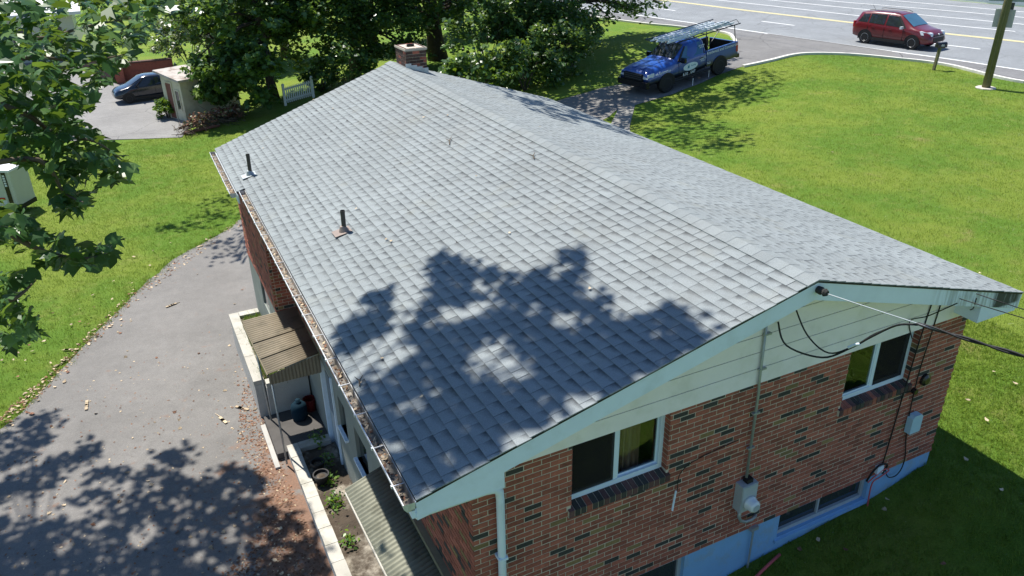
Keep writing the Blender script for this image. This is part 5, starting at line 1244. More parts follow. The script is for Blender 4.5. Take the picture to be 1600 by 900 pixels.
lb(-.35, .45, -.015, .0, .82, 1.28, 'window', 'car_glass', tr); lb(.42, .80, -.02, .0, .42, .56, 'licence_plate', 'plate', tr); lb(.42, .74, -.018, .0, .58, .65, 'tail_lamp', 'red_lamp', tr); lb(.14, .22, -.018, .0, .44, .54, 'filler_cap', 'black', tr)
for x in (-.8, .8): mb = MB(); mb.lathe([(.0, -.09), (.28, -.09), (.31, -.05), (.31, .05), (.28, .09), (0, .09)], (x, .5, .31), (1, 0, 0), 14); mb.build('wheel', 'rubber', tr, world=False)

# ------------------------------------------------------------------ vehicles (x forward, y left, z up, origin on the ground between the axles)
def shell(st, n_sub=3):
    xs = [q[0] for q in st]; A = np.array(st, float)
    def at(x): return [float(np.interp(x, A[:, 0], A[:, k])) for k in range(1, 7)]
    X = []
    for i in range(len(xs)-1):
        for k in range(n_sub): X.append(xs[i]+(xs[i+1]-xs[i])*k/n_sub)
    X.append(xs[-1]); mb = MB(); rings = []
    for x in X:
        zb, zs, zr, wl, ws, wr = at(x); h = zs-zb
        half = [(wl*.80, zb), (wl*.97, zb+.06), (wl, zb+h*.35), (wl+.005, zb+h*.65), (ws+.012, zs-.05), (ws, zs), (ws+(wr-ws)*.55, zs+(zr-zs)*.55), (wr+.02, zr-.05*min(1, (zr-zs)/.2)), (wr-.06, zr), (wr*.5, zr+.018), (0, zr+.024)]
        b = len(mb.v); mb.v += [(x, -y, z) for y, z in half]+[(x, y, z) for y, z in half[-2::-1]]; rings.append(b)
    m = 21
    for i in range(len(rings)-1):
        for k in range(m-1): mb.face([rings[i]+k, rings[i]+k+1, rings[i+1]+k+1, rings[i+1]+k])
        mb.face([rings[i]+m-1, rings[i], rings[i+1], rings[i+1]+m-1])
    mb.face([rings[0]+k for k in range(m)]); mb.face([rings[-1]+k for k in range(m)][::-1])
    return mb, at
def side_glass(at, pts, sd, off=.012):
    P = []
    for x, t in pts:
        zb, zs, zr, wl, ws, wr = at(x); zt_ = zr-.05; P.append((x, sd*(ws+(wr+.02-ws)*t+off), zs+(zt_-zs)*t))
    n = len(P); mb = MB(); mb.prism(P, (0, -sd*.02, 0)); return mb
def top_glass(at, xa, xb, inset=.05, n=5, off=.014):
    mb = MB(); g = []
    for i in range(n+1):
        x = xa+(xb-xa)*i/n; zb, zs, zr, wl, ws, wr = at(x); row = []
        for k in range(9):
            f = -1+2*k/8; y = f*(wr-inset+.03); a = abs(y)/wr
            z = zr+.024*(1-a*a)-(.0 if a < .88 else (a-.88)*.10)+off; row.append((x, y, z))
        g.append(len(mb.v)); mb.v += row
    for i in range(n):
        for k in range(8): mb.face([g[i]+k, g[i]+k+1, g[i+1]+k+1, g[i+1]+k])
    return mb
def wheel(par, x, y, r, wd, sd, rim, n=5, name='wheel'):
    t = thing(name, None, None); t.parent = par; t.location = (x, y, r)
    mb = MB(); mb.lathe([(r*.62, wd/2), (r*.93, wd/2), (r, wd*.32), (r, -wd*.32), (r*.93, -wd/2), (r*.62, -wd/2)], (0, 0, 0), (0, sd, 0), 26); mb.build('tyre', 'rubber', t, world=False, smooth=False)
    mb = MB(); mb.lathe([(.0, -.02), (r*.6, -.03), (r*.64, wd/2-.01), (r*.58, wd/2-.0), (r*.56, .02), (.0, .02)], (0, 0, 0), (0, sd, 0), 26, 1)
    for k in range(n):
        a = 2*math.pi*k/n; d = Vector((math.cos(a), 0, math.sin(a))); e = Vector((-math.sin(a), 0, math.cos(a)))
        mb.obox(d*r*.34+Vector((0, sd*(wd/2-.035), 0)), d*r*.27, e*r*(.15 if n == 5 else .085), Vector((0, sd*.026, 0)), 0)
    mb.lathe([(r*.16, wd/2-.06), (r*.16, wd/2-.005), (0, wd/2)], (0, 0, 0), (0, sd, 0), 14, 0); mb.lathe([(r*.56, wd/2-.03), (r*.64, wd/2-.004), (r*.60, wd/2+.003), (r*.55, wd/2-.02)], (0, 0, 0), (0, sd, 0), 26, 0)
    mb.build('rim', [rim, 'black'], t, world=False)
    mb = MB(); q = []
    for i in range(15):
        a = math.pi*i/14*1.16-.25; R_ = r+.07; q.append([(math.cos(a)*k_, yy*sd, math.sin(a)*k_) for k_, yy in ((r*.97, wd/2-.16), (R_, wd/2-.16), (R_, wd/2-.0), (r*.97, wd/2-.0))])
    for i in range(14):
        A_, B_ = q[i], q[i+1]
        for j in range(4): mb.poly([A_[j], A_[(j+1) % 4], B_[(j+1) % 4], B_[j]])
    mb.build('wheel_arch', 'black', t, world=False)
def fin(o, mat='black'): return o
def car(name, label, cat, loc, rz, st, wb, wr, rim, paint_, glassm, hatch, pitch=0., detail=True, nose=None):
    t = thing(name, label, cat, loc, rz); t.rotation_euler = (0, pitch, rz)
    mb, at = shell(st); mb.build('body', paint_, t, world=False, smooth=True)
    w_ = st[len(st)//2][4]
    for sd in (-1, 1):
        for x in wb: wheel(t, x, sd*(w_-.095), wr, .21, sd, rim)
        for nm, pts in hatch['side']: side_glass(at, pts, sd).build(nm, 'car_glass', t, world=False)
        side_glass(at, hatch['band'], sd, .006).build('window_trim', 'black', t, world=False)
        x0 = hatch['mirror']; zb, zs, zr, wl, ws, wr_ = at(x0)
        mb = MB(); mb.obox((x0, sd*(ws+.13), zs+.06), (.05, 0, 0), (0, .10, 0), (0, 0, .065)); mb.obox((x0+.02, sd*(ws+.03), zs+.02), (.03, 0, 0), (0, .05, 0), (0, 0, .02)); mb.build('wing_mirror', paint_ if paint_ != 'red_paint' else 'clear_lamp', t, world=False)
        for hx in hatch['handles']: zb, zs, zr, wl, ws, wr_ = at(hx); mb = MB(); mb.obox((hx, sd*(ws+.028), zs-.13), (.09, 0, 0), (0, .014, 0), (0, 0, .018)); mb.build('door_handle', paint_, t, world=False)
        for sx in hatch['seams']: zb, zs, zr, wl, ws, wr_ = at(sx); mb = MB(); mb.obox((sx, sd*(wl+.002), (zb+zs)/2), (.006, 0, 0), (0, .01, 0), (0, 0, (zs-zb)/2-.09)); mb.build('door_seam', 'black', t, world=False)
        mb = MB(); mb.obox(((wb[0]+wb[1])/2, sd*(w_-.03), st[4][1]+.04), (abs(wb[0]-wb[1])/2-.40, 0, 0), (0, .045, 0), (0, 0, .075)); mb.build('sill_trim', 'rubber', t, world=False)
    a, b = hatch['wind']; top_glass(at, a, b).build('windscreen', glassm, t, world=False, smooth=True)
    a, b = hatch['rear']; top_glass(at, a, b, .10).build('rear_window', 'car_glass', t, world=False, smooth=True)
    return t, at
SUV = [(-2.24, .46, .92, 1.0, .76, .74, .60), (-2.14, .36, 1.02, 1.28, .86, .84, .60), (-1.90, .32, 1.06, 1.60, .91, .89, .62), (-1.2, .30, 1.05, 1.69, .925, .905, .65), (0, .28, 1.02, 1.70, .925, .905, .66), (.42, .28, 1.0, 1.65, .925, .905, .65), (1.22, .28, .99, 1.12, .92, .89, .74), (1.45, .28, .98, 1.05, .92, .87, .74), (1.95, .30, .86, .96, .88, .82, .70), (2.16, .34, .74, .84, .80, .74, .62), (2.26, .40, .62, .70, .70, .64, .52)]
HS = dict(side=[('rear_quarter_window', [(-1.92, .14), (-1.34, .14), (-1.34, .88), (-1.70, .88)]), ('side_window', [(-1.26, .12), (-.36, .10), (-.36, .92), (-1.26, .90)]), ('side_window', [(-.26, .10), (.72, .10), (.30, .90), (-.26, .92)])],
          band=[(-2.0, .06), (.92, .06), (.36, .96), (-1.72, .96)], mirror=.72, handles=(-.95, .02), seams=(-1.28, -.31, .78), wind=(1.20, .47), rear=(-1.93, -2.13))
hd = math.atan2(-.986, .167)
suv, at = car('red_suv', 'dark red suv driving along the pale road past the mailbox', 'car', (35.55+.72, 24.85+.12, z1(36, 24.9)), hd, SUV, (1.345, -1.345), .35, 'rim_silver', 'red_paint', 'bluish_glass', HS)
for sd in (-1, 1):
    mb = MB(); mb.hexa([(1.80, sd*.56, .76), (2.215, sd*.46, .73), (2.24, sd*.64, .73), (1.78, sd*.925, .79), (1.74, sd*.58, .975), (2.16, sd*.46, .895), (2.18, sd*.64, .885), (1.66, sd*.905, .965)]); mb.build('headlight', 'clear_lamp', suv, world=False)
    mb = MB(); mb.obox((-2.14, sd*.80, .98), (.05, 0, 0), (0, .07, 0), (0, 0, .16)); mb.build('tail_lamp', 'red_lamp', suv, world=False)
    mb = MB(); mb.obox((2.17, sd*.62, .50), (.05, 0, 0), (0, .12, 0), (0, 0, .06)); mb.build('fog_lamp', 'black', suv, world=False)
mb = MB(); mb.obox((2.255, 0, .55), (.03, 0, 0), (0, .50, 0), (0, 0, .11)); mb.build('lower_grille', 'black', suv, world=False)
mb = MB(); mb.obox((2.235, 0, .745), (.03, 0, 0), (0, .44, 0), (0, 0, .035)); mb.build('upper_grille', 'black', suv, world=False)
mb = MB(); mb.lathe([(.055, 0), (.05, .02), (0, .022)], (2.24, 0, .80), (1, 0, .3), 14); mb.build('badge', 'rim_silver', suv, world=False)
for sd in (-1, 1): mb = MB(); mb.tube([(-1.5, sd*.56, 1.72), (-1.3, sd*.57, 1.76), (.1, sd*.58, 1.76), (.3, sd*.57, 1.70)], .018, 6); mb.build('roof_rail', 'grey_plastic', suv, world=False)
mb = MB(); mb.tube([(-1.55, .1, 1.66), (-1.75, .1, 1.9)], .008, 5); mb.build('aerial', 'black', suv, world=False)
HT = [(-1.98, .46, .86, .92, .70, .68, .56), (-1.9, .36, .94, 1.2, .80, .78, .55), (-1.6, .30, .98, 1.42, .85, .83, .57), (-.9, .28, .96, 1.52, .865, .845, .60), (0, .26, .93, 1.53, .865, .845, .60), (.25, .26, .92, 1.48, .865, .84, .59), (1.12, .26, .92, 1.02, .86, .82, .68), (1.3, .27, .90, .96, .86, .80, .68), (1.75, .28, .78, .86, .82, .76, .64), (1.95, .32, .66, .74, .74, .68, .56), (2.04, .38, .55, .62, .64, .58, .46)]
HH = dict(side=[('side_window', [(-1.5, .14), (-.42, .10), (-.42, .92), (-1.3, .88)]), ('side_window', [(-.32, .10), (.66, .10), (.16, .90), (-.32, .92)])], band=[(-1.62, .06), (.84, .06), (.22, .96), (-1.32, .96)], mirror=.62, handles=(-.85, .0), seams=(-.37, .70), wind=(1.08, .30), rear=(-1.62, -1.88))
hc, at = car('dark_hatchback', 'dark navy hatchback parked on the pale lot behind the shed', 'car', (-.98, 41.75, z1(-.8, 41.6)+.02), math.atan2(-.12, -1), HT, (1.26, -1.26), .31, 'grey_plastic', 'navy_paint', 'car_glass', HH)
hc.scale = (.84,)*3
for sd in (-1, 1):
    mb = MB(); mb.hexa([(1.66, sd*.56, .70), (1.95, sd*.44, .66), (1.97, sd*.56, .66), (1.62, sd*.80, .72), (1.62, sd*.56, .83), (1.90, sd*.44, .77), (1.93, sd*.56, .76), (1.52, sd*.785, .82)]); mb.build('headlight', 'clear_lamp', hc, world=False)
# --- blue pickup
za, zb_ = -.87, -.46; p = math.atan2(za-zb_, 3.58)
hdg = math.atan2(23.86-24.35, 19.93-23.48)
nrm = Vector((math.cos(hdg-math.pi/2), math.sin(hdg-math.pi/2), 0))   # to the right of travel
cen = Vector(((19.93+23.48)/2, (23.86+24.35)/2, (za+zb_)/2))+nrm*.86
tk = thing('pickup_truck', 'blue pickup truck with white lettering and a ladder rack parked in the shaded driveway', 'pickup truck', cen); tk.rotation_euler = (0, math.asin((zb_-za)/3.6), hdg)
CAB = [(-.90, .52, 1.22, 1.80, .97, .96, .70), (-.80, .50, 1.22, 1.88, .985, .97, .70), (-.1, .48, 1.21, 1.92, .985, .97, .72), (.28, .48, 1.20, 1.87, .985, .965, .70), (1.02, .48, 1.20, 1.34, .985, .94, .80), (1.25, .48, 1.17, 1.27, .985, .92, .80), (2.2, .50, 1.08, 1.21, .98, .90, .78), (2.56, .52, 1.02, 1.14, .95, .88, .76), (2.70, .54, .98, 1.06, .92, .86, .74)]
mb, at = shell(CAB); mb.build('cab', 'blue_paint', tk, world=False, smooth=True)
def tb(x0, x1, y0, y1, z0, z1_, nm, mt): mb = MB(); mb.box(x0, x1, y0, y1, z0, z1_); return mb.build(nm, mt, tk, world=False)
for sd in (-1, 1):
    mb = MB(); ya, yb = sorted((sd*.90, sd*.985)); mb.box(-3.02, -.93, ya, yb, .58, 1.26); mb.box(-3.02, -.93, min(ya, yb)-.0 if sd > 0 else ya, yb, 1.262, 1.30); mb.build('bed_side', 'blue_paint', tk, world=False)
    tb(-3.035, -2.90, min(sd*.905, sd*.992), max(sd*.905, sd*.992), .84, 1.24, 'tail_lamp', 'red_lamp')
    mb = MB(); mb.hexa([(2.40, sd*.62, .86), (2.74, sd*.55, .84), (2.72, sd*.90, .84), (2.40, sd*.955, .88), (2.38, sd*.62, 1.07), (2.70, sd*.55, 1.03), (2.66, sd*.89, 1.02), (2.34, sd*.94, 1.06)]); mb.build('headlight', 'clear_lamp', tk, world=False)
    for x in (1.62, -1.79): wheel(tk, x, sd*.89, .42, .27, sd, 'rim_black', 6)
    for nm, pts in (('side_window', [(-.72, .10), (.74, .08), (.24, .90), (-.72, .92)]),): side_glass(at, pts, sd).build(nm, 'blue_window', tk, world=False)
    side_glass(at, [(-.84, .05), (.92, .04), (.30, .96), (-.82, .97)], sd, .006).build('window_trim', 'black', tk, world=False)
    mb = MB(); mb.obox((.70, sd*1.14, 1.27), (.06, 0, 0), (0, .12, 0), (0, 0, .11)); mb.obox((.72, sd*1.01, 1.22), (.03, 0, 0), (0, .06, 0), (0, 0, .03)); mb.build('wing_mirror', 'black_gloss', tk, world=False)
    for x in (.86, -.80): mb = MB(); mb.obox((x, sd*.988, .86), (.006, 0, 0), (0, .006, 0), (0, 0, .33)); mb.build('door_seam', 'black', tk, world=False)
    mb = MB(); mb.obox((-.58, sd*.99, 1.08), (.10, 0, 0), (0, .014, 0), (0, 0, .02)); mb.build('door_handle', 'black', tk, world=False)
    mb = MB(); mb.tube([(-1.2, sd*.98, .42), (1.2, sd*.98, .42)], .05, 8); mb.build('side_step', 'black', tk, world=False)
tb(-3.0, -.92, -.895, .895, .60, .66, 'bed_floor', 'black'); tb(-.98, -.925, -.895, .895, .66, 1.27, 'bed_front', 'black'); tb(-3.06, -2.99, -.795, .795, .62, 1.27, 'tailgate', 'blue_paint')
for sd in (-1, 1): ya, yb = sorted((sd*.8985, sd*.865)); tb(-2.98, -.99, ya, yb, .665, 1.285, 'bed_liner', 'rubber')
tb(-3.22, -3.07, -.92, .92, .50, .68, 'rear_bumper', 'black_gloss'); tb(2.66, 2.86, -.96, .96, .46, .72, 'front_bumper', 'black_gloss')
tb(2.70, 2.77, -.62, .62, .73, 1.04, 'grille', 'black')
for z in (.80, .89, .98): tb(2.765, 2.785, -.56, .56, z, z+.02, 'grille_bar', 'grey_plastic')
top_glass(at, 1.0, .32, .04).build('windscreen', 'car_glass', tk, world=False, smooth=True)
mb = MB(); mb.prism([(-.912, -.6, 1.30), (-.912, .6, 1.30), (-.912, .55, 1.72), (-.912, -.55, 1.72)], (.02, 0, 0)); mb.build('rear_window', 'black', tk, world=False)
tb(-2.99, -2.982, -.79, .79, .665, 1.25, 'bed_liner', 'rubber')
for y in (-.28, .28): mb = MB(); mb.hexa([(1.3, y-.16, 1.285), (2.5, y-.11, 1.20), (2.5, y+.11, 1.20), (1.3, y+.16, 1.285), (1.3, y-.13, 1.315), (2.45, y-.09, 1.225), (2.45, y+.09, 1.225), (1.3, y+.13, 1.315)]); mb.build('bonnet_ridge', 'blue_paint', tk, world=False)
rk = thing('ladder_rack', None, None); rk.parent = tk; rk.location = (0, 0, 1.3)
def rt_(q, r=.022): mb = MB(); mb.tube([(a, b, c-1.3) for a, b, c in q], r, 6); return mb
for sd in (-1, 1):
    rt_([(1.15, sd*.86, 2.06), (-3.3, sd*.86, 2.06)], .026).build('side_rail', 'black_gloss', rk, world=False)
    for x in (-1.02, -2.9): rt_([(x, sd*.93, 1.28), (x, sd*.86, 2.05)]).build('upright', 'black_gloss', rk, world=False)
    rt_([(-1.02, sd*.93, 1.45), (-1.9, sd*.86, 2.05)], .016).build('brace', 'black_gloss', rk, world=False)
    rt_([(1.15, sd*.86, 2.06), (-3.0, sd*.86, 2.30), (-3.2, sd*.86, 2.10)], .013).build('guard_rail', 'black_gloss', rk, world=False) if sd > 0 else None
for x in (1.12, -.4, -1.02, -1.95, -2.9): rt_([(x, -.86, 2.04), (x, .86, 2.04)]).build('cross_bar', 'black_gloss', rk, world=False)
# lettering on the driver's side (left, +y)
def side_text(s, x, z, size, mat='letter', align='CENTER', y=1.0): return text_mesh(s, size, tk, 'lettering', frame((-1, 0, 0), (0, 0, 1), (0, 1, 0), (x, y, z)), mat, .002, align)
side_text('Residential and Commercial', -1.98, 1.185, .185, y=.992)
side_text('Free Estimates', 1.92, .985, .185, y=.99); side_text('610 . 647', .22, .57, .21, y=.995); side_text('7663', -1.05, .72, .13, y=.992)
for i, wd in enumerate(('ROOFING', 'SIDING', 'GUTTERS', 'WINDOWS', 'DOORS')): side_text(wd, -.68, 1.62-.085*i if i < 2 else 1.10-.08*(i-2), .085, y=.99 if i > 1 else .90)
mb = MB(); q = [(.12+.46*math.cos(a*math.pi/14), .992, .86+.17*math.sin(a*math.pi/14)) for a in range(28)]; mb.prism(q, (0, .006, 0)); mb.build('door_decal', 'decal', tk, world=False)
q = [(.32, 1.0, .80), (.28, 1.0, .94), (.24, 1.0, .90), (.20, 1.0, .97), (.20, 1.0, .80)]; mb = MB(); mb.prism(q, (0, .003, 0)); mb.build('decal_mark', 'teal_print', tk, world=False)
side_text('Roofing', -.06, .885, .10, 'teal_print', y=1.0)
tkm = Matrix.LocRotScale(tk.location, tk.rotation_euler, None)
def ladder(label, y, x0, x1, z, wd):
    t = thing('ladder', label, 'ladder', tkm @ Vector((0, y, z)), 0, 'ladders on the truck rack'); t.rotation_euler = tk.rotation_euler
    for j in (0, 1):
        w_ = wd-.07*j; zz = .075*j; a, b = x0+.25*j, x1-.15*j
        for sd in (-1, 1): mb = MB(); mb.box(a, b, sd*w_/2-.014, sd*w_/2+.014, zz-.032, zz+.032); mb.build('rail', 'ladder_metal', t, world=False)
        n = int((b-a)/.30); m1 = MB(); m1.tube([(0, -w_/2, 0), (0, w_/2, 0)], .017, 6); me = m1.mesh('rung', 'ladder_metal')
        for i in range(n): o = bpy.data.objects.new('rung', me); COL.objects.link(o); o.parent = t; o.location = (a+.16+i*.30, 0, zz)
ladder('aluminium extension ladder on the truck rack, nearer the house', .46, -3.1, 1.25, 2.11, .37)
ladder('aluminium extension ladder on the far side of the truck rack', -.14, -2.7, 1.35, 2.11, .37)
for i, q in enumerate(((1082, 134), (1107, 121))):
    g = on_ground(*q); mb = MB(); mb.tube([(g.x, g.y, g.z-.05), (g.x, g.y, g.z+.34)], .018, 6)
    top('marker_stake', mb, 'white_paint', ('short white stake at the lawn edge by the front door of the pickup', 'short white stake at the lawn edge by the rear wheel of the pickup')[i], 'stake', 'white stakes beside the driveway')

# ------------------------------------------------------------------ mailbox, utility pole, wires, far side of the road
g = Vector((32.05, 19.30, z1(32, 19.3)))
mbx = thing('mailbox', 'dark mailbox with pale numbers on a leaning wooden post by the kerb', 'mailbox', g)
mb = MB(); mb.bar(g+Vector((0, 0, -.1)), g+Vector((.06, -.04, 1.02)), .11, .11, (1, 0, 0)); mb.build('post', 'post_wood', mbx)
c = g+Vector((.10, -.05, 1.03)); ux_, uy_ = Vector((.985, -.17, 0)), Vector((.17, .985, 0)); mb = MB()
prof = [(-.10, 0), (.10, 0), (.10, .14), (.07, .21), (0, .235), (-.07, .21), (-.10, .14)]
mb.prism([c-ux_*.26+uy_*a+Vector((0, 0, b)) for a, b in prof], ux_*.52); mb.build('box', 'black_gloss', mbx)
mb = MB(); mb.bar(c-ux_*.1-Vector((0, 0, .02)), c+ux_*.2-Vector((0, 0, .02)), .12, .03); mb.build('shelf', 'post_wood', mbx)
text_mesh('400', .13, mbx, 'number', frame(ux_, (0, 0, 1), -uy_, c-g-uy_*.105+Vector((0, 0, .09))), 'letter', .002)
g = Vector((30.58, 15.63, z1(30.6, 15.6)))
up_ = thing('utility_pole', 'tall weathered wooden utility pole with metal sign panels at the right edge of the lawn', 'utility pole', g)
tilt = Vector((.0, -.0, 1))
mb = MB(); mb.tube([g+Vector((0, 0, -.2)), g+Vector((.05, .0, 4)), g+Vector((.12, .0, 9.5))], [.165, .15, .12], 14); mb.build('shaft', 'post_wood', up_, smooth=True)
mb = MB(); mb.lathe([(.0, .05), (.38, .05), (.40, .03), (.40, -.05)], (g.x, g.y, g.z), n=9); mb.build('footing', 'stone', up_)
cv = (CAM-g); cv.z = 0; cv.normalize(); sv = Vector((-cv.y, cv.x, 0))
def panel(h0, h1, off, wd, mat, nm, back=.0):
    c0 = g+Vector((.05, 0, 0))+sv*off-cv*(.19+back); mb = MB(); mb.obox(c0+Vector((0, 0, (h0+h1)/2)), sv*wd/2, cv*.012, Vector((0, 0, (h1-h0)/2))); mb.build(nm, mat, up_)
panel(2.45, 3.15, -.0, .72, 'signback', 'sign_panel'); panel(3.02, 3.42, .05, .42, 'grey_plastic', 'sign_panel', .02); panel(3.45, 3.62, .06, 1.5, 'greybox', 'sign_panel', .03)
mb = MB(); mb.bar(g+sv*-.30+Vector((0, 0, 3.18)), g+sv*.0+Vector((0, 0, 3.22)), .03, .03); mb.build('bracket', 'white_paint', up_)
mb = MB(); mb.tube([g+cv*.16+Vector((0, 0, .0)), g+cv*.155+Vector((.05, 0, 5))], .018, 5); mb.build('ground_wire', 'post_wood', up_)
mb = MB(); mb.box(g.x-1.1, g.x+1.3, g.y-.06, g.y+.06, 8.4, 8.55); mb.build('cross_arm', 'wood', up_)
for k, (dx, h) in enumerate(((-.9, 8.6), (.1, 7.6), (1.1, 8.6))):
    mb = MB(); q = []
    for i in range(31):
        y = g.y-40+80*i/30; s_ = ((i % 30)/30-.5); sag = 1.1*abs(math.sin(math.pi*(i/30)*2)); q.append((g.x+dx+.12-(y-g.y)*.03, y, h-sag*.6))
    mb.tube(q, .02 if k == 1 else .011, 5); top('utility_wire', mb, 'black', ('thin overhead wire on the house side of the cross arm', 'thick lower overhead wire fixed to the pole shaft', 'thin overhead wire on the road side of the cross arm')[k], 'wire', 'overhead wires along the road')
rwl = thing('retaining_wall', 'pale low concrete wall on the far side of the road', 'wall', (56.6, 29, -.3))
pts = [(55.7, 37.0), (56.0, 33.6), (56.4, 30.9), (57.6, 22), (60, 8)]
for i in range(len(pts)-1): a, b = pts[i], pts[i+1]; mb = MB(); mb.bar((a[0]+.25, a[1], -.05), (b[0]+.25, b[1], -.05), .3, .6); mb.build('wall_section', 'white_paint', rwl); mb = MB(); mb.bar((a[0]+.24, a[1], .27), (b[0]+.24, b[1], .27), .4, .06); mb.build('coping', 'concrete', rwl)
sheet('pavement', [(56.6, 37.5), (57.0, 33.6), (57.3, 30.9), (58.6, 22), (61, 8), (95, 8), (95, 60), (52, 60)], 'shoulder', .02, 3, 0, 'pale paved forecourt beyond the far wall')

# ------------------------------------------------------------------ fallen leaves, twigs and grass
def curl_leaf(s, maple=True):
    mb = MB(); T = MAPLE if maple else LEAF6; mb.v = [(0, 0, .012*s/.1)]+[(p[0]*s, p[1]*s, (p[0]**2*.55+p[1]**2*.8)*s+.004) for p in T]; n = len(T)
    for i in range(n): mb.face([0, 1+i, 1+(i+1) % n])
    return mb
LM = [curl_leaf(.12).mesh('fallen_leaf', 'dry_leaf', fix=False), curl_leaf(.15, False).mesh('fallen_leaf', 'dry_leaf', fix=False), curl_leaf(.13).mesh('fallen_leaf', 'brown_leaf', fix=False)]
def leafthing(p, label, group, m=None, nz=None, sc=1.):
    o = bpy.data.objects.new('fallen_leaf', m or random.choice(LM)); COL.objects.link(o); o.location = p
    o.rotation_euler = (random.gauss(0, .2), random.gauss(0, .2), random.uniform(0, 6.28)) if nz is None else (nz.to_track_quat('Z', 'Y').to_matrix() @ Matrix.Rotation(random.uniform(0, 6.28), 3, 'Z')).to_euler()
    o.scale = (sc,)*3; return put(o, label, 'leaf', group)
DP = [(200, 470), (330, 390), (390, 440), (370, 500), (420, 700), (470, 830), (500, 900), (0, 900), (0, 680), (100, 580)]
for q in scatter(DP, 90):
    g = on_ground(*q); leafthing(g+Vector((0, 0, .018)), 'pale curled dry leaf lying on the open asphalt of the driveway', 'dry leaves on the driveway', sc=random.uniform(.3, .75))
EP = [(0, 660), (100, 565), (215, 455), (330, 365), (350, 365), (240, 455), (120, 580), (20, 680)]
for q in scatter(EP, 46):
    g = on_ground(*q); leafthing(g+Vector((0, 0, .03)), 'pale dry leaf caught along the edge between lawn and driveway', 'dry leaves along the lawn edge', sc=random.uniform(.4, .85))
for q in scatter([(0, 480), (90, 470), (200, 400), (300, 320), (330, 360), (200, 450), (80, 570), (0, 640)], 30):
    g = on_ground(*q); leafthing(g+Vector((0, 0, .05)), 'pale dry leaf on the sunny grass left of the driveway', 'dry leaves on the left lawn', sc=random.uniform(.4, .8))
for q in [(1385, 785), (1278, 848), (1320, 864), (1472, 886), (1508, 722), (1248, 862), (1380, 800), (1563, 770)]:
    g = on_ground(*q); leafthing(g+Vector((0, 0, .05)), 'tan dry leaf on the shaded grass below the gable', 'dry leaves on the shaded lawn', sc=.6)
for q in [(1585, 603), (1511, 629), (1552, 585), (1540, 660), (1420, 300), (1300, 240), (1475, 195), (1250, 180), (1530, 430)]:
    g = on_ground(*q); leafthing(g+Vector((0, 0, .05)), 'pale dry leaf on the sunny lawn right of the house', 'dry leaves on the right lawn', sc=.6)
def roof_n(p):
    v = vy(p.y); a, b = (R0.lerp(R1, v)-(A0.lerp(A1, v) if p.x < R0.lerp(R1, v).x else E0.lerp(E1, v))), (A1-A0); n = a.cross(b); return (n if n.z > 0 else -n).normalized()
for q in [(557, 328), (521, 171), (412, 233), (663, 185), (700, 182), (745, 277), (797, 366), (604, 376), (612, 379), (598, 562), (565, 600), (490, 157), (843, 200), (922, 453), (660, 622)]:
    g = on_roof(*q); n = roof_n(g); leafthing(g+n*.022, 'small pale dry leaf lying on the grey roof shingles', 'dry leaves on the roof', nz=n, m=LM[random.choice((0, 1))], sc=random.uniform(.28, .5))
for q, L, lab in (((705, 222), .30, 'forked dark twig lying high on the left roof slope'), ((836, 246), .2, 'dark twig lying on the roof close to the ridge'), ((566, 598), .16, 'small dark twig on the shaded shingles near the eave')):
    g = on_roof(*q); n = roof_n(g)+Vector((0, 0, 0)); a = Vector((.5, .75, 0)); a = (a-n*a.dot(n)).normalized(); b = n.cross(a); mb = MB()
    mb.tube([g+n*.025-a*L/2, g+n*.035+b*.02, g+n*.04+a*L/2], [.009, .009, .004], 5); mb.tube([g+n*.035+b*.02, g+n*.05+b*.09+a*.06], [.009, .003], 5); top('twig', mb, 'twig', lab, 'twig', 'twigs on the roof')
# sticks on the drive
for q, L in (((136, 635), .3), ((345, 655), .45), ((272, 477), .35), ((380, 640), .3), ((110, 548), .4), ((95, 570), .35)):
    g = on_ground(*q); a = random.uniform(0, 3.1); d = Vector((math.cos(a), math.sin(a), 0))*L/2; mb = MB(); mb.tube([g-d+Vector((0, 0, .03)), g+Vector((.02, 0, .035)), g+d+Vector((0, 0, .03))], [.012, .012, .007], 5)
    for k in range(4): u = d*random.uniform(-1, 1); mb.obox(g+u+Vector((0, 0, .04)), d.normalized()*.05, Vector((-d.y, d.x, 0)).normalized()*.03, (0, 0, .004))
    top('dry_stick', mb, 'dry_leaf', {136: 'short dry stick on the asphalt just above the tree shadow at the left', 345: 'long dry stick with bark scraps nearest the low planter wall', 272: 'dry stick on the open asphalt farthest from the lawn edge, near the canopy', 380: 'short dry stick on the asphalt beside the porch step', 110: 'long dry stick lying along the ragged lawn edge, upper one', 95: 'dry stick lying along the ragged lawn edge, lower one'}[q[0]], 'stick', 'sticks on the driveway')
# fine litter along the planter wall and under the tree
def litter(name, poly, n, mats, s0, s1, p, label, clus=None, zoff=.014):
    P = np.array([tuple(on_ground(*q)+Vector((0, 0, zoff+random.random()*.012))) for q in scatter(poly, n)])
    return leaves(name, P, rng.uniform(s0, s1, len(P)), mats, None, LEAF6, 3.2, 'stuff', label, rng.choice(len(mats), len(P), p=p))
litter('leaf_litter', [(385, 560), (412, 650), (440, 720), (470, 800), (525, 915), (330, 915), (400, 840), (410, 760), (370, 690)], 2600, ['litter', 'dry_leaf', 'brown_leaf'], .018, .065, (.55, .1, .35), 'brown leaf litter gathered along the low planter wall')
litter('leaf_litter', [(0, 690), (60, 640), (330, 500), (400, 600), (430, 700), (460, 800), (480, 900), (0, 900)], 700, ['litter', 'dry_leaf', 'brown_leaf'], .02, .06, (.4, .35, .25), 'thin scatter of leaf crumbs on the driveway')
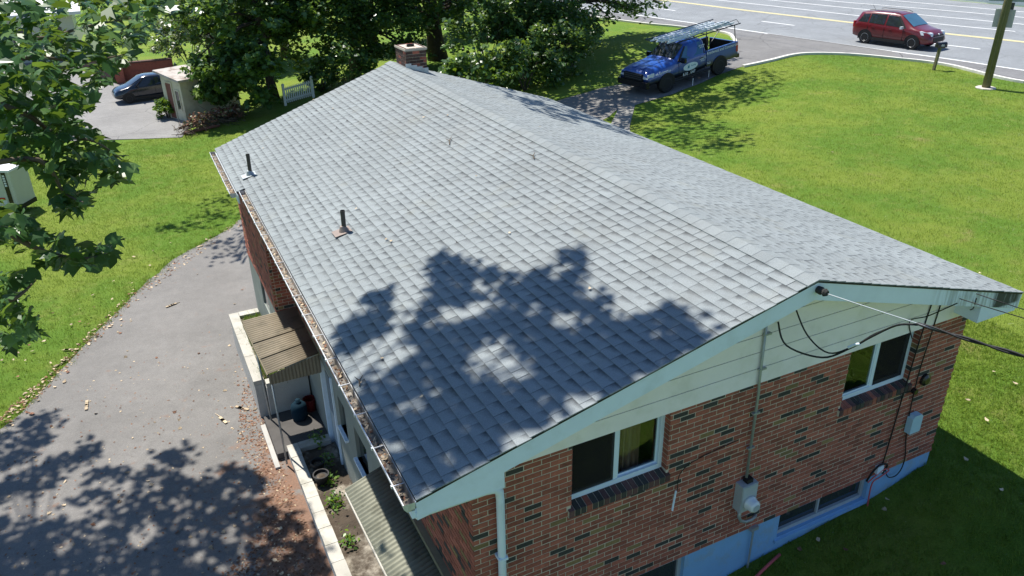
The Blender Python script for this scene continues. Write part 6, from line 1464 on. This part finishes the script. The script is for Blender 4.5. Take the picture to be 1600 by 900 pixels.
litter('leaf_litter', [(0, 652), (100, 558), (210, 452), (372, 345), (378, 352), (222, 462), (112, 572), (10, 672)], 500, ['dry_leaf', 'litter', 'brown_leaf'], .03, .10, (.5, .3, .2), 'dry litter along the lawn edge')
def blades(P, h, n, sp):
    # bent grass blades, one triangle pair each
    N = len(P)*n; C = np.repeat(P, n, 0)+np.concatenate([rng.normal(0, sp, (N, 2)), np.zeros((N, 1))], 1); C[:, 2] = np.where(C[:, 2] > -9, C[:, 2], C[:, 2])
    a = rng.uniform(0, 6.283, N); hh = h*rng.uniform(.5, 1.3, N); wd = .006+.05*hh
    d = np.stack([np.cos(a), np.sin(a), np.zeros(N)], 1); e = np.stack([-np.sin(a), np.cos(a), np.zeros(N)], 1)
    l = rng.uniform(.2, 1.1, N)[:, None]*hh[:, None]
    V = np.stack([C-e*wd[:, None]/2, C+e*wd[:, None]/2, C+d*l+np.array([0, 0, 1])*hh[:, None]], 1).reshape(-1, 3).astype(np.float32)
    return V, N
def grass_obj(name, V, N, label, mat='grass_blade'):
    m = bpy.data.meshes.new(name); m.vertices.add(3*N); m.vertices.foreach_set('co', V.ravel()); m.loops.add(3*N); m.loops.foreach_set('vertex_index', np.arange(3*N, dtype=np.int32))
    m.polygons.add(N); m.polygons.foreach_set('loop_start', np.arange(0, 3*N, 3, dtype=np.int32)); m.materials.append(MT[mat])
    at_ = m.attributes.new('rnd', 'FLOAT', 'FACE'); at_.data.foreach_set('value', rng.random(N).astype(np.float32)); m.update(calc_edges=True)
    o = bpy.data.objects.new(name, m); COL.objects.link(o); return put(o, label, kind='stuff')
NOG = [DRIVE, roadpoly, [(17.76, 22.86), (16.71, 22.6), (15.25, 20.9), (13.6, 18.6), (12.4, 16.8), (13.3, 16.2), (14.4, 18.2), (15.51, 19.95)], [(-.2, 32.4), (-2, 33.2), (-4.5, 34.4), (-16, 37), (-40, 60), (-30, 90), (-6, 62), (-3.2, 51), (-2.2, 47.3), (4, 46.5), (3, 40), (.4, 34.5)], [(22, 27.2), (25, 28.2), (27.6, 28.8), (29.1, 29.55), (30.2, 31.1), (33.2, 31.5), (34.4, 23.6), (33.0, 22.0), (31.7, 24.25), (29.7, 25.45), (27.1, 24.98), (25.46, 24.87), (22, 23.75)], [(-.4, 0), (W, 0), (W, YF), (-.4, YF)]]
def lawn_pts(x0, x1, y0, y1_, dens):
    n = int((x1-x0)*(y1_-y0)*dens); x = rng.uniform(x0, x1, n); y = rng.uniform(y0, y1_, n); k = np.ones(n, bool)
    for P in NOG: k &= ~inside(P, x, y)
    # only what the lens takes in, with a margin
    z = zt(x, y); v = np.stack([x, y, z], 1)-np.array(CAM); dp = v@np.array(fw); sx = 800+F*(v@np.array(r2))/dp; sy = 450-F*(v@np.array(u2))/dp
    k &= (dp > 1) & (sx > -500) & (sx < 2300) & (sy > -160) & (sy < 1500)
    return np.stack([x[k], y[k], z[k]], 1)
# ragged tufts where the lawn meets the asphalt, weeds in the planters
E_ = []
for i in range(2, 16):
    a, b = Vector(DRIVE[i]), Vector(DRIVE[(i+1)]); n = int((b-a).length*40)
    for k in range(n): p = a.lerp(b, random.random()); E_.append((p.x+random.gauss(-.02, .06), p.y+random.gauss(.02, .06), 0))
E_ = np.array(E_); E_[:, 2] = zt(E_[:, 0], E_[:, 1])+.01
V, N = blades(E_, .075, 6, .05); grass_obj('grass', V, N, 'ragged grass tufts along the driveway edge')
E_ = np.stack([rng.uniform(-.84, -.42, 260), rng.uniform(9.0, 11.8, 260), np.full(260, -1.47)], 1); V, N = blades(E_, .13, 9, .05); grass_obj('grass', V, N, 'long grass in the tall planter')
for (px, py, r_, n_, l) in ((497, 690, .13, 34, 'leafy weed beside the flower pots in the low planter'), (511, 722, .10, 24, 'small leafy weed below the flower pots in the low planter'), (516, 752, .12, 30, 'bright leafy weed in the middle of the low planter'), (524, 785, .13, 34, 'spreading leafy weed beside the green canopy edge'), (545, 845, .10, 20, 'sparse weed nearest the bottom of the picture in the low planter')):
    d_ = ray(px, py); p = CAM+d_*((-2.08-CAM.z)/d_.z); p.x = min(max(p.x, -.58), -.15); t = thing('weed', l, 'weed', p, 0, 'weeds in the low planter')
    C_ = np.array([[p.x+random.gauss(0, r_*.6), p.y+random.gauss(0, r_), p.z+abs(random.gauss(.06, .05))] for _ in range(n_*3)]); C_[:, 0] = np.minimum(C_[:, 0], -.1); C_[:, 0] = np.maximum(C_[:, 0], -.60)
    leaves('leaves', C_, rng.uniform(.04, .09, len(C_)), ['leaf_mid', 'leaf_bright'], t, LEAF6, .6, label=None)
    mb = MB()
    for k in range(5): mb.tube([p-Vector((0, 0, .02)), p+Vector((random.gauss(0, .04), random.gauss(0, .05), .08))], .004, 4)
    mb.build('stems', 'twig', t, kind='stuff')
for (px, py) in ((405, 530), (410, 552)): pass
q0, q1 = on_ground(1180, 905), on_ground(1218, 868); mb = MB(); mb.tube([q0+Vector((0, 0, .03)), (q0+q1)/2+Vector((.02, 0, .05)), q1+Vector((0, 0, .02))], .022, 6); top('red_hose', mb, 'red_line', 'faded red hose end lying on the shaded grass at the bottom', 'hose', smooth=True)
V, N = blades(lawn_pts(1, 12, -6, 8, 420), .055, 5, .03); grass_obj('grass', V, N, 'mown grass close to the house on the right')
V, N = blades(lawn_pts(7, 34, -4, 26, 110), .055, 4, .07); grass_obj('grass', V, N, 'mown grass of the right lawn')
V, N = blades(lawn_pts(-10, 3, 9, 33, 150), .06, 4, .06); grass_obj('grass', V, N, 'mown grass of the left lawn')
